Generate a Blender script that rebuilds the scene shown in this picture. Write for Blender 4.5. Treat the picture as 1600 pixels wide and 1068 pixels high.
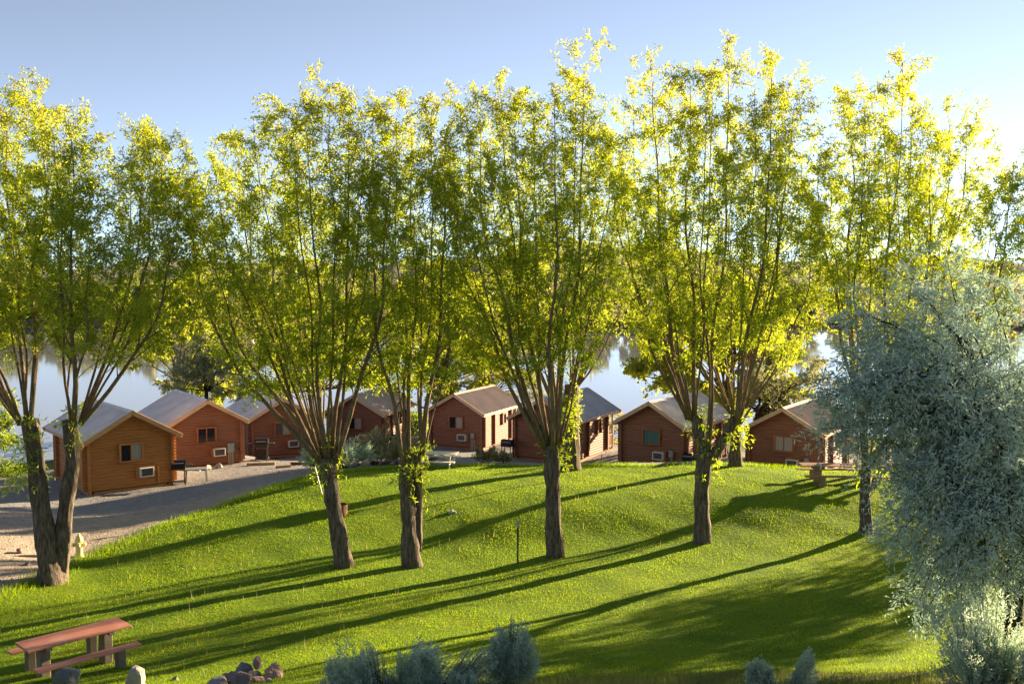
import bpy, math
import numpy as np
from mathutils import Vector, Matrix
R = math.radians
rng = np.random.default_rng(11)
sc = bpy.context.scene
for o in list(bpy.data.objects): bpy.data.objects.remove(o)

# ------------------------------------------------------------------ camera, sky, sun, exposure
FPX, CX, CY = 1556.0, 800.0, 534.0
PITCH = math.atan((534 - 435) / FPX)
CAMZ = 10.0
cam = bpy.data.cameras.new('camera'); cam.lens = 36 * FPX / 1600; cam.sensor_width = 36; cam.clip_start = .1; cam.clip_end = 20000
camo = bpy.data.objects.new('camera', cam); sc.collection.objects.link(camo)
camo.location = (0, 0, CAMZ); camo.rotation_euler = (math.pi / 2 - PITCH, 0, 0)
sc.camera = camo
SUN_EL, SUN_AZ = R(10.8), R(50.0)
w = bpy.data.worlds.new('World'); sc.world = w; w.use_nodes = True
nt = w.node_tree; bg = nt.nodes['Background']
sky = nt.nodes.new('ShaderNodeTexSky'); sky.sky_type = 'NISHITA'; sky.sun_disc = False
sky.sun_elevation = SUN_EL; sky.sun_rotation = SUN_AZ; sky.altitude = 2000; sky.air_density = .6; sky.dust_density = .2; sky.ozone_density = 5.0
wb = nt.nodes.new('ShaderNodeMix'); wb.data_type = 'RGBA'; wb.blend_type = 'MULTIPLY'; wb.inputs[0].default_value = 1.0; wb.inputs[7].default_value = (.90, .90, .80, 1)   # the photograph's warm white balance
hs = nt.nodes.new('ShaderNodeHueSaturation'); hs.inputs['Saturation'].default_value = .60; nt.links.new(sky.outputs[0], hs.inputs['Color']); nt.links.new(hs.outputs[0], wb.inputs[6]); nt.links.new(wb.outputs[2], bg.inputs[0]); bg.inputs[1].default_value = 0.05
sl = bpy.data.lights.new('sun', 'SUN'); sl.energy = 4.2; sl.angle = R(.55); sl.color = (1.0, .76, .46)
so = bpy.data.objects.new('sun', sl); sc.collection.objects.link(so)
sdir = Vector((math.cos(SUN_EL) * math.sin(SUN_AZ), math.cos(SUN_EL) * math.cos(SUN_AZ), math.sin(SUN_EL)))
so.rotation_euler = sdir.to_track_quat('Z', 'Y').to_euler(); so.location = (40, 30, 30)
vs = sc.view_settings; vs.view_transform = 'Standard'; vs.look = 'None'; vs.exposure = 2.65; vs.gamma = 1; vs.use_curve_mapping = False
sc.cycles.max_bounces = 14; sc.cycles.transmission_bounces = 12; sc.cycles.diffuse_bounces = 6
sc.cycles.use_denoising = True

# ------------------------------------------------------------------ helpers
def at(px, py, Y):
    """world point seen at photograph position (px, py) at the distance Y in front of the camera"""
    dx = (px - CX) / FPX; dy = (CY - py) / FPX
    fy = math.cos(PITCH) + dy * math.sin(PITCH); fz = -math.sin(PITCH) + dy * math.cos(PITCH)
    t = Y / fy
    return np.array([dx * t, Y, CAMZ + fz * t])

COL = sc.collection
def link(name, mesh, mat=None, parent=None, loc=(0, 0, 0), rot=(0, 0, 0)):
    o = bpy.data.objects.new(name, mesh); COL.objects.link(o)
    o.location = loc; o.rotation_euler = rot
    if parent is not None: o.parent = parent
    if mat is not None and mesh is not None:
        if len(mesh.materials) == 0: mesh.materials.append(mat)
        elif mesh.materials[0] is not mat:
            o.material_slots[0].link = 'OBJECT'; o.material_slots[0].material = mat
    return o
def tag(o, label=None, cat=None, group=None, kind=None):
    if label: o['label'] = label
    if cat: o['category'] = cat
    if group: o['group'] = group
    if kind: o['kind'] = kind
    return o
def empty(name, loc, rz=0):
    o = bpy.data.objects.new(name, None); COL.objects.link(o); o.location = loc; o.rotation_euler = (0, 0, rz); o.empty_display_size = .2
    return o

def np_mesh(name, V, Q=None, T=None, attrs=None, smooth=False):
    """mesh from numpy arrays: vertices, quads, triangles, point attributes"""
    V = np.asarray(V, np.float32)
    Q = np.zeros((0, 4), np.int32) if Q is None else np.asarray(Q, np.int32).reshape(-1, 4)
    T = np.zeros((0, 3), np.int32) if T is None else np.asarray(T, np.int32).reshape(-1, 3)
    me = bpy.data.meshes.new(name)
    me.vertices.add(len(V)); me.vertices.foreach_set('co', V.ravel())
    nl = Q.size + T.size; me.loops.add(nl)
    me.loops.foreach_set('vertex_index', np.concatenate([Q.ravel(), T.ravel()]))
    npoly = len(Q) + len(T); me.polygons.add(npoly)
    st = np.concatenate([np.arange(len(Q)) * 4, Q.size + np.arange(len(T)) * 3]).astype(np.int32)
    me.polygons.foreach_set('loop_start', st)
    me.polygons.foreach_set('use_smooth', np.full(npoly, smooth, bool))
    me.update(calc_edges=True); me.validate()
    if attrs:
        for k, v in attrs.items():
            a = me.attributes.new(k, 'FLOAT', 'POINT'); a.data.foreach_set('value', np.asarray(v, np.float32))
    return me

class MB:
    """collects simple shapes into one mesh"""
    def __init__(s): s.v = []; s.q = []; s.t = []; s.n = 0
    def add(s, V, Q=(), T=()):
        V = np.asarray(V, float).reshape(-1, 3); s.v.append(V)
        if len(Q): s.q.append(np.asarray(Q, int).reshape(-1, 4) + s.n)
        if len(T): s.t.append(np.asarray(T, int).reshape(-1, 3) + s.n)
        s.n += len(V); return s
    def box(s, lo, hi, bev=0.0, M=None):
        lo = np.array(lo, float); hi = np.array(hi, float)
        if bev <= 0:
            V = np.array([[x, y, z] for z in (0, 1) for y in (0, 1) for x in (0, 1)], float) * (hi - lo) + lo
            Q = [[0, 2, 3, 1], [4, 5, 7, 6], [0, 1, 5, 4], [2, 6, 7, 3], [0, 4, 6, 2], [1, 3, 7, 5]]; T = []
        else:
            b = min(bev, (hi - lo).min() * .45); c = (lo + hi) / 2; h = (hi - lo) / 2
            V = []; idx = {}
            for sx in (-1, 1):
                for sy in (-1, 1):
                    for sz in (-1, 1):
                        sg = np.array([sx, sy, sz])
                        for a in range(3):
                            p = (h - b) * sg; p[a] = h[a] * sg[a]; idx[(sx, sy, sz, a)] = len(V); V.append(c + p)
            V = np.array(V); Q = []; T = []
            for a in range(3):
                o1, o2 = [(1, 2), (2, 0), (0, 1)][a]
                for sgn in (-1, 1):
                    f = []
                    for (p, q) in ((-1, -1), (1, -1), (1, 1), (-1, 1)):
                        k = [0, 0, 0]; k[a] = sgn; k[o1] = p; k[o2] = q; f.append(idx[(*k, a)])
                    Q.append(f if sgn > 0 else f[::-1])
            for a in range(3):
                b1, b2 = [i for i in range(3) if i != a]
                for p in (-1, 1):
                    for q in (-1, 1):
                        k0 = [0, 0, 0]; k0[b1] = p; k0[b2] = q; k1 = list(k0); k0[a] = -1; k1[a] = 1
                        f = [idx[(*k0, b1)], idx[(*k1, b1)], idx[(*k1, b2)], idx[(*k0, b2)]]
                        n = np.cross(V[f[1]] - V[f[0]], V[f[2]] - V[f[0]])
                        if np.dot(n, V[f].mean(0) - c) < 0: f = f[::-1]
                        Q.append(f)
            for sx in (-1, 1):
                for sy in (-1, 1):
                    for sz in (-1, 1):
                        f = [idx[(sx, sy, sz, a)] for a in range(3)]
                        T.append(f if sx * sy * sz > 0 else f[::-1])
        if M is not None: V = V @ np.array(M)[:3, :3].T + np.array(M)[:3, 3]
        return s.add(V, Q, T)
    def bar(s, p, q, wd, th, bev=0.0, up=(0, 0, 1)):
        """box of width wd and thickness th running from p to q"""
        p = Vector(p); q = Vector(q); d = (q - p); L = d.length; d.normalize()
        u = Vector(up); x = d.cross(u)
        if x.length < 1e-4: x = d.cross(Vector((1, 0, 0)))
        x.normalize(); z = x.cross(d)
        M = Matrix((x, d, z)).transposed().to_4x4(); M.translation = p
        return s.box((-wd / 2, 0, -th / 2), (wd / 2, L, th / 2), bev, M)
    def tube(s, P, r, n=8, cap=True, rfun=None):
        V, Q, T = tube_arrays(np.asarray(P, float), np.broadcast_to(np.asarray(r, float), (len(P),)), n, cap, rfun)
        return s.add(V, Q, T)
    def lathe(s, prof, n=16, M=None):
        """prof: (radius, z) pairs"""
        P = np.array(prof, float); a = np.arange(n) / n * 2 * math.pi
        V = np.stack([np.outer(P[:, 0], np.cos(a)), np.outer(P[:, 0], np.sin(a)), np.repeat(P[:, 1:2], n, 1)], -1).reshape(-1, 3)
        Q = []
        for i in range(len(P) - 1):
            for j in range(n): Q.append([i * n + j, i * n + (j + 1) % n, (i + 1) * n + (j + 1) % n, (i + 1) * n + j])
        if M is not None: V = V @ np.array(M)[:3, :3].T + np.array(M)[:3, 3]
        return s.add(V, Q)
    def mesh(s, name, smooth=False, attrs=None):
        return np_mesh(name, np.concatenate(s.v), np.concatenate(s.q) if s.q else None, np.concatenate(s.t) if s.t else None, attrs, smooth)
    def build(s, name, mat, parent=None, smooth=False, **k):
        return link(name, s.mesh(name, smooth), mat, parent, **k)

def tube_arrays(P, r, n, cap=True, rfun=None):
    m = len(P); tg = np.gradient(P, axis=0); tg /= np.linalg.norm(tg, axis=1, keepdims=True) + 1e-9
    ref = np.array([1.0, 0.13, 0.0]) if abs(tg[:, 0]).mean() < .8 else np.array([0, 0.2, 1.0])
    x = ref - (tg @ ref)[:, None] * tg; x /= np.linalg.norm(x, axis=1, keepdims=True) + 1e-9
    y = np.cross(tg, x)
    a = np.arange(n) / n * 2 * math.pi
    rr = np.repeat(np.asarray(r)[:, None], n, 1)
    if rfun is not None: rr = rr * rfun(a)
    V = P[:, None, :] + rr[..., None] * (np.cos(a)[None, :, None] * x[:, None, :] + np.sin(a)[None, :, None] * y[:, None, :])
    i = np.arange(m - 1)[:, None] * n; j = np.arange(n)[None, :]; j2 = (j + 1) % n
    Q = np.stack([i + j, i + j2, i + n + j2, i + n + j], -1).reshape(-1, 4)
    V = V.reshape(-1, 3); T = np.zeros((0, 3), int)
    if cap:
        V = np.concatenate([V, P[:1], P[-1:]]); c0 = m * n; c1 = c0 + 1; k = np.arange(n); k2 = (k + 1) % n
        T = np.concatenate([np.stack([np.full(n, c0), k2, k], -1), np.stack([np.full(n, c1), (m - 1) * n + k, (m - 1) * n + k2], -1)])
    return V, Q, T

# ------------------------------------------------------------------ materials
def mat_new(name):
    m = bpy.data.materials.new(name); m.use_nodes = True; n = m.node_tree; n.nodes.clear()
    out = n.nodes.new('ShaderNodeOutputMaterial'); return m, n, out
def nd(n, typ, **k):
    x = n.nodes.new(typ)
    for a, v in k.items(): setattr(x, a, v)
    return x
def ramp(n, fac, stops, interp='LINEAR'):
    r = n.nodes.new('ShaderNodeValToRGB'); r.color_ramp.interpolation = interp
    e = r.color_ramp.elements
    while len(e) > 1: e.remove(e[-1])
    e[0].position = stops[0][0]; e[0].color = (*stops[0][1], 1)
    for p, c in stops[1:]:
        q = e.new(p); q.color = (*c, 1)
    n.links.new(fac, r.inputs[0]); return r.outputs[0]
def coords(n, scale=(1, 1, 1), kind='Object'):
    tc = nd(n, 'ShaderNodeTexCoord'); mp = nd(n, 'ShaderNodeMapping'); mp.inputs['Scale'].default_value = scale
    n.links.new(tc.outputs[kind], mp.inputs[0]); return mp.outputs[0]
def noise(n, vec, scale, detail=4, rough=.55, out='Fac'):
    t = nd(n, 'ShaderNodeTexNoise'); t.inputs['Scale'].default_value = scale; t.inputs['Detail'].default_value = detail; t.inputs['Roughness'].default_value = rough
    if vec is not None: n.links.new(vec, t.inputs['Vector'])
    return t.outputs[out]
def mix(n, fac, a, b, mode='MIX'):
    m = nd(n, 'ShaderNodeMix', data_type='RGBA', blend_type=mode)
    for i, v in ((0, fac), (6, a), (7, b)):
        if hasattr(v, 'is_linked') or hasattr(v, 'links'): n.links.new(v, m.inputs[i])
        else: m.inputs[i].default_value = v if i == 0 else (*v, 1)
    return m.outputs[2]
def mathn(n, op, a, b=0.0, clamp=False):
    m = nd(n, 'ShaderNodeMath', operation=op); m.use_clamp = clamp
    for i, v in ((0, a), (1, b)):
        if hasattr(v, 'links'): n.links.new(v, m.inputs[i])
        else: m.inputs[i].default_value = v
    return m.outputs[0]
def bump(n, h, strength, dist=.02):
    b = nd(n, 'ShaderNodeBump'); b.inputs['Strength'].default_value = strength; b.inputs['Distance'].default_value = dist
    n.links.new(h, b.inputs['Height']); return b.outputs[0]
def principled(n, out, col, rough=.8, metal=0.0, spec=.3, normal=None):
    p = nd(n, 'ShaderNodeBsdfPrincipled')
    for k, v in (('Base Color', col), ('Roughness', rough), ('Metallic', metal), ('Specular IOR Level', spec)):
        if hasattr(v, 'links'): n.links.new(v, p.inputs[k])
        else: p.inputs[k].default_value = (*v, 1) if k == 'Base Color' else v
    if normal is not None: n.links.new(normal, p.inputs['Normal'])
    n.links.new(p.outputs[0], out.inputs[0]); return p

def simple(name, col, rough=.7, metal=0.0, spec=.3, var=.25, scale=6.0, bumps=.15, stretch=(1, 1, 1)):
    m, n, out = mat_new(name); v = coords(n, stretch)
    f = noise(n, v, scale, 5)
    c = ramp(n, f, [(.25, tuple(x * (1 - var) for x in col)), (.75, tuple(min(1, x * (1 + var)) for x in col))])
    principled(n, out, c, rough, metal, spec, bump(n, noise(n, v, scale * 4, 4), bumps, .01)); return m

def leaf_mat(name, stops, trans=.5, gloss=.06, tboost=(1.15, 1.1, .6)):
    """leaf: tint attribute picks the leaf's own colour; thin, so light also passes through"""
    m, n, out = mat_new(name)
    a = nd(n, 'ShaderNodeAttribute', attribute_name='tint')
    c = ramp(n, a.outputs['Fac'], stops)
    d = nd(n, 'ShaderNodeBsdfDiffuse'); t = nd(n, 'ShaderNodeBsdfTranslucent'); g = nd(n, 'ShaderNodeBsdfGlossy'); g.inputs['Roughness'].default_value = .5
    n.links.new(c, d.inputs[0])
    tc = mix(n, 1.0, c, tboost, 'MULTIPLY'); n.links.new(tc, t.inputs[0])   # light passing through: yellower and stronger than the reflected
    m1 = nd(n, 'ShaderNodeMixShader'); m1.inputs[0].default_value = trans; n.links.new(d.outputs[0], m1.inputs[1]); n.links.new(t.outputs[0], m1.inputs[2])
    m2 = nd(n, 'ShaderNodeMixShader'); m2.inputs[0].default_value = gloss; n.links.new(m1.outputs[0], m2.inputs[1]); n.links.new(g.outputs[0], m2.inputs[2])
    n.links.new(m2.outputs[0], out.inputs[0]); return m

def bark_mat(name, c0, c1, c2, sc_=1.0):
    m, n, out = mat_new(name); v = coords(n, (9 * sc_, 9 * sc_, 1.6 * sc_))
    f = noise(n, v, 1.6, 6, .65); v2 = coords(n, (1, 1, 1)); f2 = noise(n, v2, 1.3, 3)
    c = ramp(n, f, [(.3, c0), (.52, c1), (.72, c2)])
    c = mix(n, mathn(n, 'MULTIPLY', f2, .35), c, tuple(x * .55 for x in c1))
    principled(n, out, c, .95, 0, .15, bump(n, f, .9, .05)); return m

M = {}
M['bark'] = bark_mat('willow_bark', (.032, .024, .018), (.15, .12, .095), (.33, .28, .225))
M['stem'] = bark_mat('willow_stem_bark', (.11, .08, .048), (.24, .175, .105), (.36, .27, .165), 1.6)
M['olive_bark'] = bark_mat('olive_bark', (.015, .011, .009), (.05, .038, .03), (.11, .09, .075))
M['willow_leaf'] = leaf_mat('willow_leaf', [(0, (.19, .29, .026)), (.45, (.25, .315, .028)), (.75, (.225, .215, .028)), (1, (.27, .19, .045))], .66, .03, (2.2, 2.0, .9))  # young gold tips; tops also darkened against sun, lower leaves lightened against shade
M['green_leaf'] = leaf_mat('broad_leaf', [(0, (.09, .16, .02)), (.6, (.18, .25, .026)), (1, (.27, .29, .03))], .6, .05, (2.3, 2.0, .9))
M['dull_leaf'] = leaf_mat('pale_shrub_leaf', [(0, (.22, .25, .14)), (.6, (.32, .34, .19)), (1, (.42, .40, .22))], .5, .05, (1.1, 1.05, .8))
M['silver_leaf'] = leaf_mat('silver_leaf', [(0, (.30, .41, .36)), (.5, (.45, .57, .51)), (1, (.57, .67, .61))], .26, .06, (1.0, 1.1, .95))
M['sage_leaf'] = leaf_mat('sagebrush_leaf', [(0, (.32, .42, .35)), (.5, (.47, .58, .49)), (.85, (.60, .68, .58)), (1, (.50, .44, .34))], .4, .05, (1.2, 1.25, 1))
M['sage_warm'] = leaf_mat('sagebrush_pale_leaf', [(0, (.24, .25, .14)), (.5, (.38, .37, .21)), (1, (.50, .45, .28))], .25, .05, (1, 1, .8))
M['sage_wood'] = simple('sagebrush_wood', (.11, .085, .075), .95, 0, .1, .4, 20)
M['grass'] = leaf_mat('grass_blade', [(0, (.10, .20, .008)), (.5, (.19, .285, .010)), (.85, (.25, .32, .014)), (1, (.31, .31, .04))], .5, .02, (1.8, 1.75, .3))
M['dry_grass'] = leaf_mat('dry_grass_blade', [(0, (.10, .15, .03)), (.5, (.16, .20, .05)), (1, (.30, .28, .12))], .4, .04, (1.1, 1.05, .6))
M['stalk'] = leaf_mat('seed_stalk', [(0, (.30, .27, .10)), (1, (.45, .36, .22))], .4, .04)

def wood_siding(name, c, dark):
    m, n, out = mat_new(name); v = coords(n, (.6, .6, 9))
    f = noise(n, v, 1.2, 5, .6); v2 = coords(n, (3, 3, 40)); f2 = noise(n, v2, 1.5, 4)
    cc = ramp(n, f, [(.2, dark), (.5, c), (.85, tuple(min(1, x * 1.25) for x in c))])
    cc = mix(n, mathn(n, 'MULTIPLY', f2, .15), cc, dark)
    w3 = noise(n, coords(n, (1, 1, 1)), .9, 4)
    cc = mix(n, ramp(n, w3, [(.52, (0, 0, 0)), (.75, (.35, .35, .35))]), cc, tuple(x * 1.1 + .02 for x in c))
    principled(n, out, cc, .62, 0, .3, bump(n, f2, .25, .01)); return m
M['log_orange'] = wood_siding('orange_log_siding', (.43, .185, .062), (.30, .12, .036))
M['log_brown'] = wood_siding('brown_log_siding', (.25, .115, .070), (.175, .078, .047))
M['log_red'] = wood_siding('red_brown_log_siding', (.25, .112, .070), (.17, .073, .045))
M['trim'] = simple('tan_board', (.55, .39, .27), .7, 0, .25, .22, 3, .2, (1, 6, 6))
M['trim_warm'] = simple('warm_board', (.60, .34, .17), .65, 0, .25, .2, 3, .2, (1, 6, 6))
M['frame_wood'] = simple('window_trim_wood', (.31, .125, .058), .65, 0, .3, .2, 4, .2)
M['frame_orange'] = simple('window_trim_orange', (.48, .21, .075), .65, 0, .3, .2, 4, .2)
M['gap_shade'] = simple('underfloor_shade', (.025, .019, .015), .95)  # near-black colour carries the shade under the floor
M['deck'] = simple('grey_brown_deck', (.23, .16, .11), .85, 0, .2, .3, 4)
def roof_mat(name, c):
    m, n, out = mat_new(name); v = coords(n)
    f = noise(n, v, 1.1, 5, .6); f2 = noise(n, coords(n, (2, .35, 2)), 2.2, 4)
    cc = ramp(n, f, [(.3, tuple(x * .8 for x in c)), (.7, tuple(min(1, x * 1.12) for x in c))])
    cc = mix(n, mathn(n, 'MULTIPLY', f2, .3), cc, tuple(x * .7 for x in c))
    principled(n, out, cc, .5, .08, .35, bump(n, f2, .1, .01)); return m
M['roof_tan'] = roof_mat('tan_metal_roofing', (.60, .47, .39))
M['roof_grey'] = roof_mat('grey_metal_roofing', (.80, .71, .68))
M['roof_blue'] = roof_mat('blue_grey_metal_roofing', (.52, .52, .58))
def glass_mat():
    m, n, out = mat_new('window_glass')
    principled(n, out, (.012, .015, .018), .04, 0, .6); return m
M['glass'] = glass_mat()
M['curtain'] = simple('pale_curtain', (.34, .33, .31), .9, 0, .1, .3, 3, .3, (14, 14, .4))
M['curtain_teal'] = simple('teal_curtain', (.07, .17, .18), .9, 0, .1, .3, 3, .3, (14, 14, .4))
M['white_plastic'] = simple('white_plastic', (.70, .69, .66), .45, 0, .4, .06, 3, .03)
M['grille'] = simple('grey_grille', (.10, .10, .10), .6)
M['grey_metal'] = simple('grey_painted_metal', (.24, .29, .31), .5, .2, .4, .12, 4, .05)
M['conduit'] = simple('pale_conduit', (.42, .42, .41), .5, .3, .4, .15, 4, .05)
M['black'] = simple('black_enamel', (.012, .012, .013), .32, .1, .5, .3, 5, .03)
M['black_matt'] = simple('black_steel', (.02, .02, .021), .6, .3, .4, .3, 9, .05)
M['table_grey'] = simple('grey_table_top', (.22, .24, .26), .5, 0, .3, .1, 4, .05)
def worn_red():
    m, n, out = mat_new('worn_red_paint'); v = coords(n, (1.2, 14, 14))
    f = noise(n, v, 1.6, 6, .7); f2 = noise(n, coords(n), 2.0, 4)
    c = ramp(n, f2, [(.3, (.54, .20, .13)), (.7, (.66, .30, .205))])
    wv = ramp(n, f, [(.57, (0, 0, 0)), (.66, (1, 1, 1))])
    c = mix(n, wv, c, (.50, .42, .36))
    principled(n, out, c, .6, 0, .3, bump(n, f, .3, .01)); return m
M['red_paint'] = worn_red()
M['pink_wood'] = simple('faded_red_board', (.30, .17, .13), .75, 0, .2, .25, 3, .2, (1, 10, 10))
M['white_wood'] = simple('whitewashed_board', (.72, .66, .57), .75, 0, .2, .2, 3, .2, (1, 10, 10))
M['concrete'] = simple('rough_concrete', (.24, .195, .15), .95, 0, .1, .25, 7, .6)
M['hydrant'] = simple('pale_yellow_paint', (.68, .60, .26), .5, 0, .35, .15, 6, .1)
M['rust'] = simple('rusty_steel', (.13, .07, .04), .9, .2, .2, .4, 8, .3)
M['timber'] = simple('weathered_timber', (.28, .21, .15), .95, 0, .1, .3, 4, .4)
M['pipe_white'] = simple('white_pipe', (.55, .55, .52), .45, .1, .4, .1, 5, .05)
M['pipe_green'] = simple('dark_green_post_paint', (.05, .07, .06), .6, .1, .3, .3, 7, .1)
def rock_mat(name, a, b):
    m, n, out = mat_new(name); v = coords(n)
    f = noise(n, v, 2.2, 8, .65); f2 = noise(n, v, 9, 6, .6)
    c = ramp(n, f, [(.3, a), (.7, b)]); c = mix(n, mathn(n, 'MULTIPLY', f2, .4), c, tuple(x * .6 for x in a))
    principled(n, out, c, .92, 0, .2, bump(n, f2, .6, .03)); return m
M['rock_blue'] = rock_mat('blue_grey_stone', (.115, .13, .15), (.24, .25, .26))
M['rock_pink'] = rock_mat('pinkish_stone', (.25, .17, .14), (.38, .28, .24))
M['rock_pale'] = rock_mat('pale_stone', (.30, .28, .26), (.48, .45, .41))
M['rock_purple'] = rock_mat('purple_grey_stone', (.16, .13, .14), (.29, .25, .25))

# ------------------------------------------------------------------ terrain
CAB = {1: (-17.38, 44.96, .51, 39.4), 2: (-16.44, 53.1, .01, 34.0), 3: (-14.18, 61.03, -.84, 28.3), 4: (-10.54, 66.5, -1.3, -14.0),
       5: (-3.65, 65.08, -1.04, -24.2), 6: (1.85, 56.39, -.27, -29.4), 7: (7.52, 53.01, -.07, -36.1), 8: (14.19, 51.45, -.19, -33.8)}
CW, CE, CP, COS, COF, CL = 3.9, 2.347, 3.453, .25, .40, 5.75    # cabin width, eave, ridge, overhangs, roof length
WL = -2.6                                                        # lake level
ctl = [(50, 1064, 20.6), (185, 1037, 21.8), (330, 1066, 19.6), (500, 1070, 18.2), (800, 1072, 17), (1300, 1070, 16.5), (1620, 1075, 16.5),
       (800, 1020, 21.5), (1300, 1020, 21), (1600, 1000, 21.5), (600, 960, 25.5), (1000, 960, 25.2), (1400, 930, 26.5), (200, 960, 26), (1000, 905, 29), (1250, 880, 31),
       (80, 908, 29.3), (535, 885, 31), (645, 885, 31.2), (868, 870, 32), (1097, 848, 33.5), (1352, 834, 34.3), (124, 868, 32), (350, 905, 29.5),
       (1100, 822, 35.3), (1100, 805, 36.2), (1350, 812, 35.8), (1350, 797, 36.7), (868, 836, 34.4), (868, 818, 35.3), (645, 848, 33.8), (645, 832, 34.7), (535, 802, 36.5), (420, 820, 35), (1220, 815, 35.5), (1220, 798, 36.4),
       (980, 830, 34.8), (980, 812, 35.7), (760, 842, 34.1), (760, 825, 35.0), (1600, 800, 36.8), (1600, 775, 39.4),
       (1280, 753, 40.4), (1250, 738, 43), (1350, 745, 41.7), (1100, 735, 43.5), (1000, 740, 43.2), (900, 735, 44.5), (690, 731, 46.6), (560, 735, 45), (490, 747, 42), (420, 764, 40.3), (300, 805, 36.8),
       (200, 847, 33.4), (0, 932, 27.7), (-150, 990, 24.5), (20, 860, 31), (20, 800, 38), (100, 800, 39.5), (300, 765, 43), (300, 790, 39.2), (450, 720, 56), (450, 740, 46),
       (770, 722, 50), (880, 723, 50), (960, 722, 49.5), (1500, 740, 41), (-20, 755, 54), (-10, 738, 63), (1120, 722, 50), (640, 713, 56), (1800, 735, 42)]
P3 = [at(*c) for c in ctl]
for (X, Y, z) in [(-20, 0, 8.4), (0, 0, 8.3), (20, 0, 8.4), (-20, 6, 6.4), (0, 6, 6.7), (18, 6, 6.8), (-20, 12, 3.9), (0, 12, 4.75), (14, 12, 4.9), (-16, 17, 2.2), (-40, 0, 8), (45, 0, 9), (-40, 25, 1.6), (45, 25, 2.5), (0, -20, 15), (-40, -20, 15), (45, -20, 16),
                  (-40, 45, .3), (40, 45, 1.5), (30, 37, 2.2), (45, 60, -.5), (-40, 60, -1.5), (0, 74, -2.0), (-12, 78, -2.2), (-25, 64, -1.6), (10, 64, -1.3), (20, 62, -1.3), (30, 64, -1.4), (12, 74, -2.1), (28, 76, -2.2), (-30, 72, -2.7),
                  (-60, 80, -4.0), (-30, 90, -4.2), (0, 92, -4.2), (30, 92, -4.2), (60, 90, -4), (-60, 120, -5), (0, 120, -5), (60, 120, -5), (100, 60, -1), (-100, 60, -3.5), (100, 0, 10), (-100, 0, 8), (100, 120, -5), (-100, 120, -5), (-100, -20, 15), (100, -20, 16)]:
    P3.append(np.array([X, Y, z]))
for k, (X, Y, z, a) in CAB.items():
    ca, sa = math.cos(R(a)), math.sin(R(a))
    for (x, y) in ((-2.4, -.3), (2.4, -.3), (2.4, 4.5), (-2.4, 4.5)): P3.append(np.array([X + ca * x - sa * y, Y + sa * x + ca * y, z - .12]))
P3 = np.array(P3)
def kern(a, b): return np.sqrt(((a[:, None, :] - b[None, :, :]) ** 2).sum(-1) + 3.0)
_A = kern(P3[:, :2], P3[:, :2]); _n = len(P3)
_S = np.zeros((_n + 3, _n + 3)); _S[:_n, :_n] = _A - np.eye(_n) * .03; _S[:_n, _n] = 1; _S[:_n, _n + 1:] = P3[:, :2]; _S[_n:, :_n] = _S[:_n, _n:].T
_sol = np.linalg.solve(_S, np.concatenate([P3[:, 2], np.zeros(3)]))
def seg_near(X, Y, poly, closed=True):
    P = np.array(poly, float); best = np.full(X.shape, 1e9); bx = X.copy(); by = Y.copy()
    for i in range(len(P) if closed else len(P) - 1):
        a = P[i]; b = P[(i + 1) % len(P)]; d = b - a; t = np.clip(((X - a[0]) * d[0] + (Y - a[1]) * d[1]) / (d @ d), 0, 1)
        qx = a[0] + t * d[0]; qy = a[1] + t * d[1]; ds = np.hypot(X - qx, Y - qy); m = ds < best
        best[m] = ds[m]; bx[m] = qx[m]; by[m] = qy[m]
    return best, bx, by
RUT = [(-60, 33), (-24, 33.2), (-17, 34.2), (-12.8, 36.6), (-10, 40), (-7.6, 44.5), (-3, 48.6), (3, 50), (9, 49.3)]   # tyre ruts run along this line
def gz(X, Y):
    X = np.atleast_1d(np.asarray(X, float)); Y = np.atleast_1d(np.asarray(Y, float)); out = np.zeros(X.size); p = np.stack([X.ravel(), Y.ravel()], 1)
    for i in range(0, len(p), 20000):
        q = p[i:i + 20000]; out[i:i + 20000] = kern(q, P3[:, :2]) @ _sol[:_n] + _sol[_n] + q @ _sol[_n + 1:]
    # small natural undulation
    out += .016 * np.sin(p[:, 0] * 1.1 + 1.7 * np.sin(p[:, 1] * .55)) * np.sin(p[:, 1] * 1.3 + .8) + .008 * np.sin(p[:, 0] * 3.1 + p[:, 1] * 1.9)
    d, _, _ = seg_near(p[:, 0], p[:, 1], RUT, False); out -= .035 * np.exp(-((d - .8) / .28) ** 2)
    return out.reshape(X.shape)
def g1(x, y): return float(gz(x, y)[0])
def ground_at(px, Y):
    X = (px - CX) / FPX * Y * 1.0
    for _ in range(6):
        z = g1(X, Y); fw = Y * math.cos(PITCH) - (z - CAMZ) * math.sin(PITCH); X = (px - CX) / FPX * fw
    return np.array([X, Y, g1(X, Y)])

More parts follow.
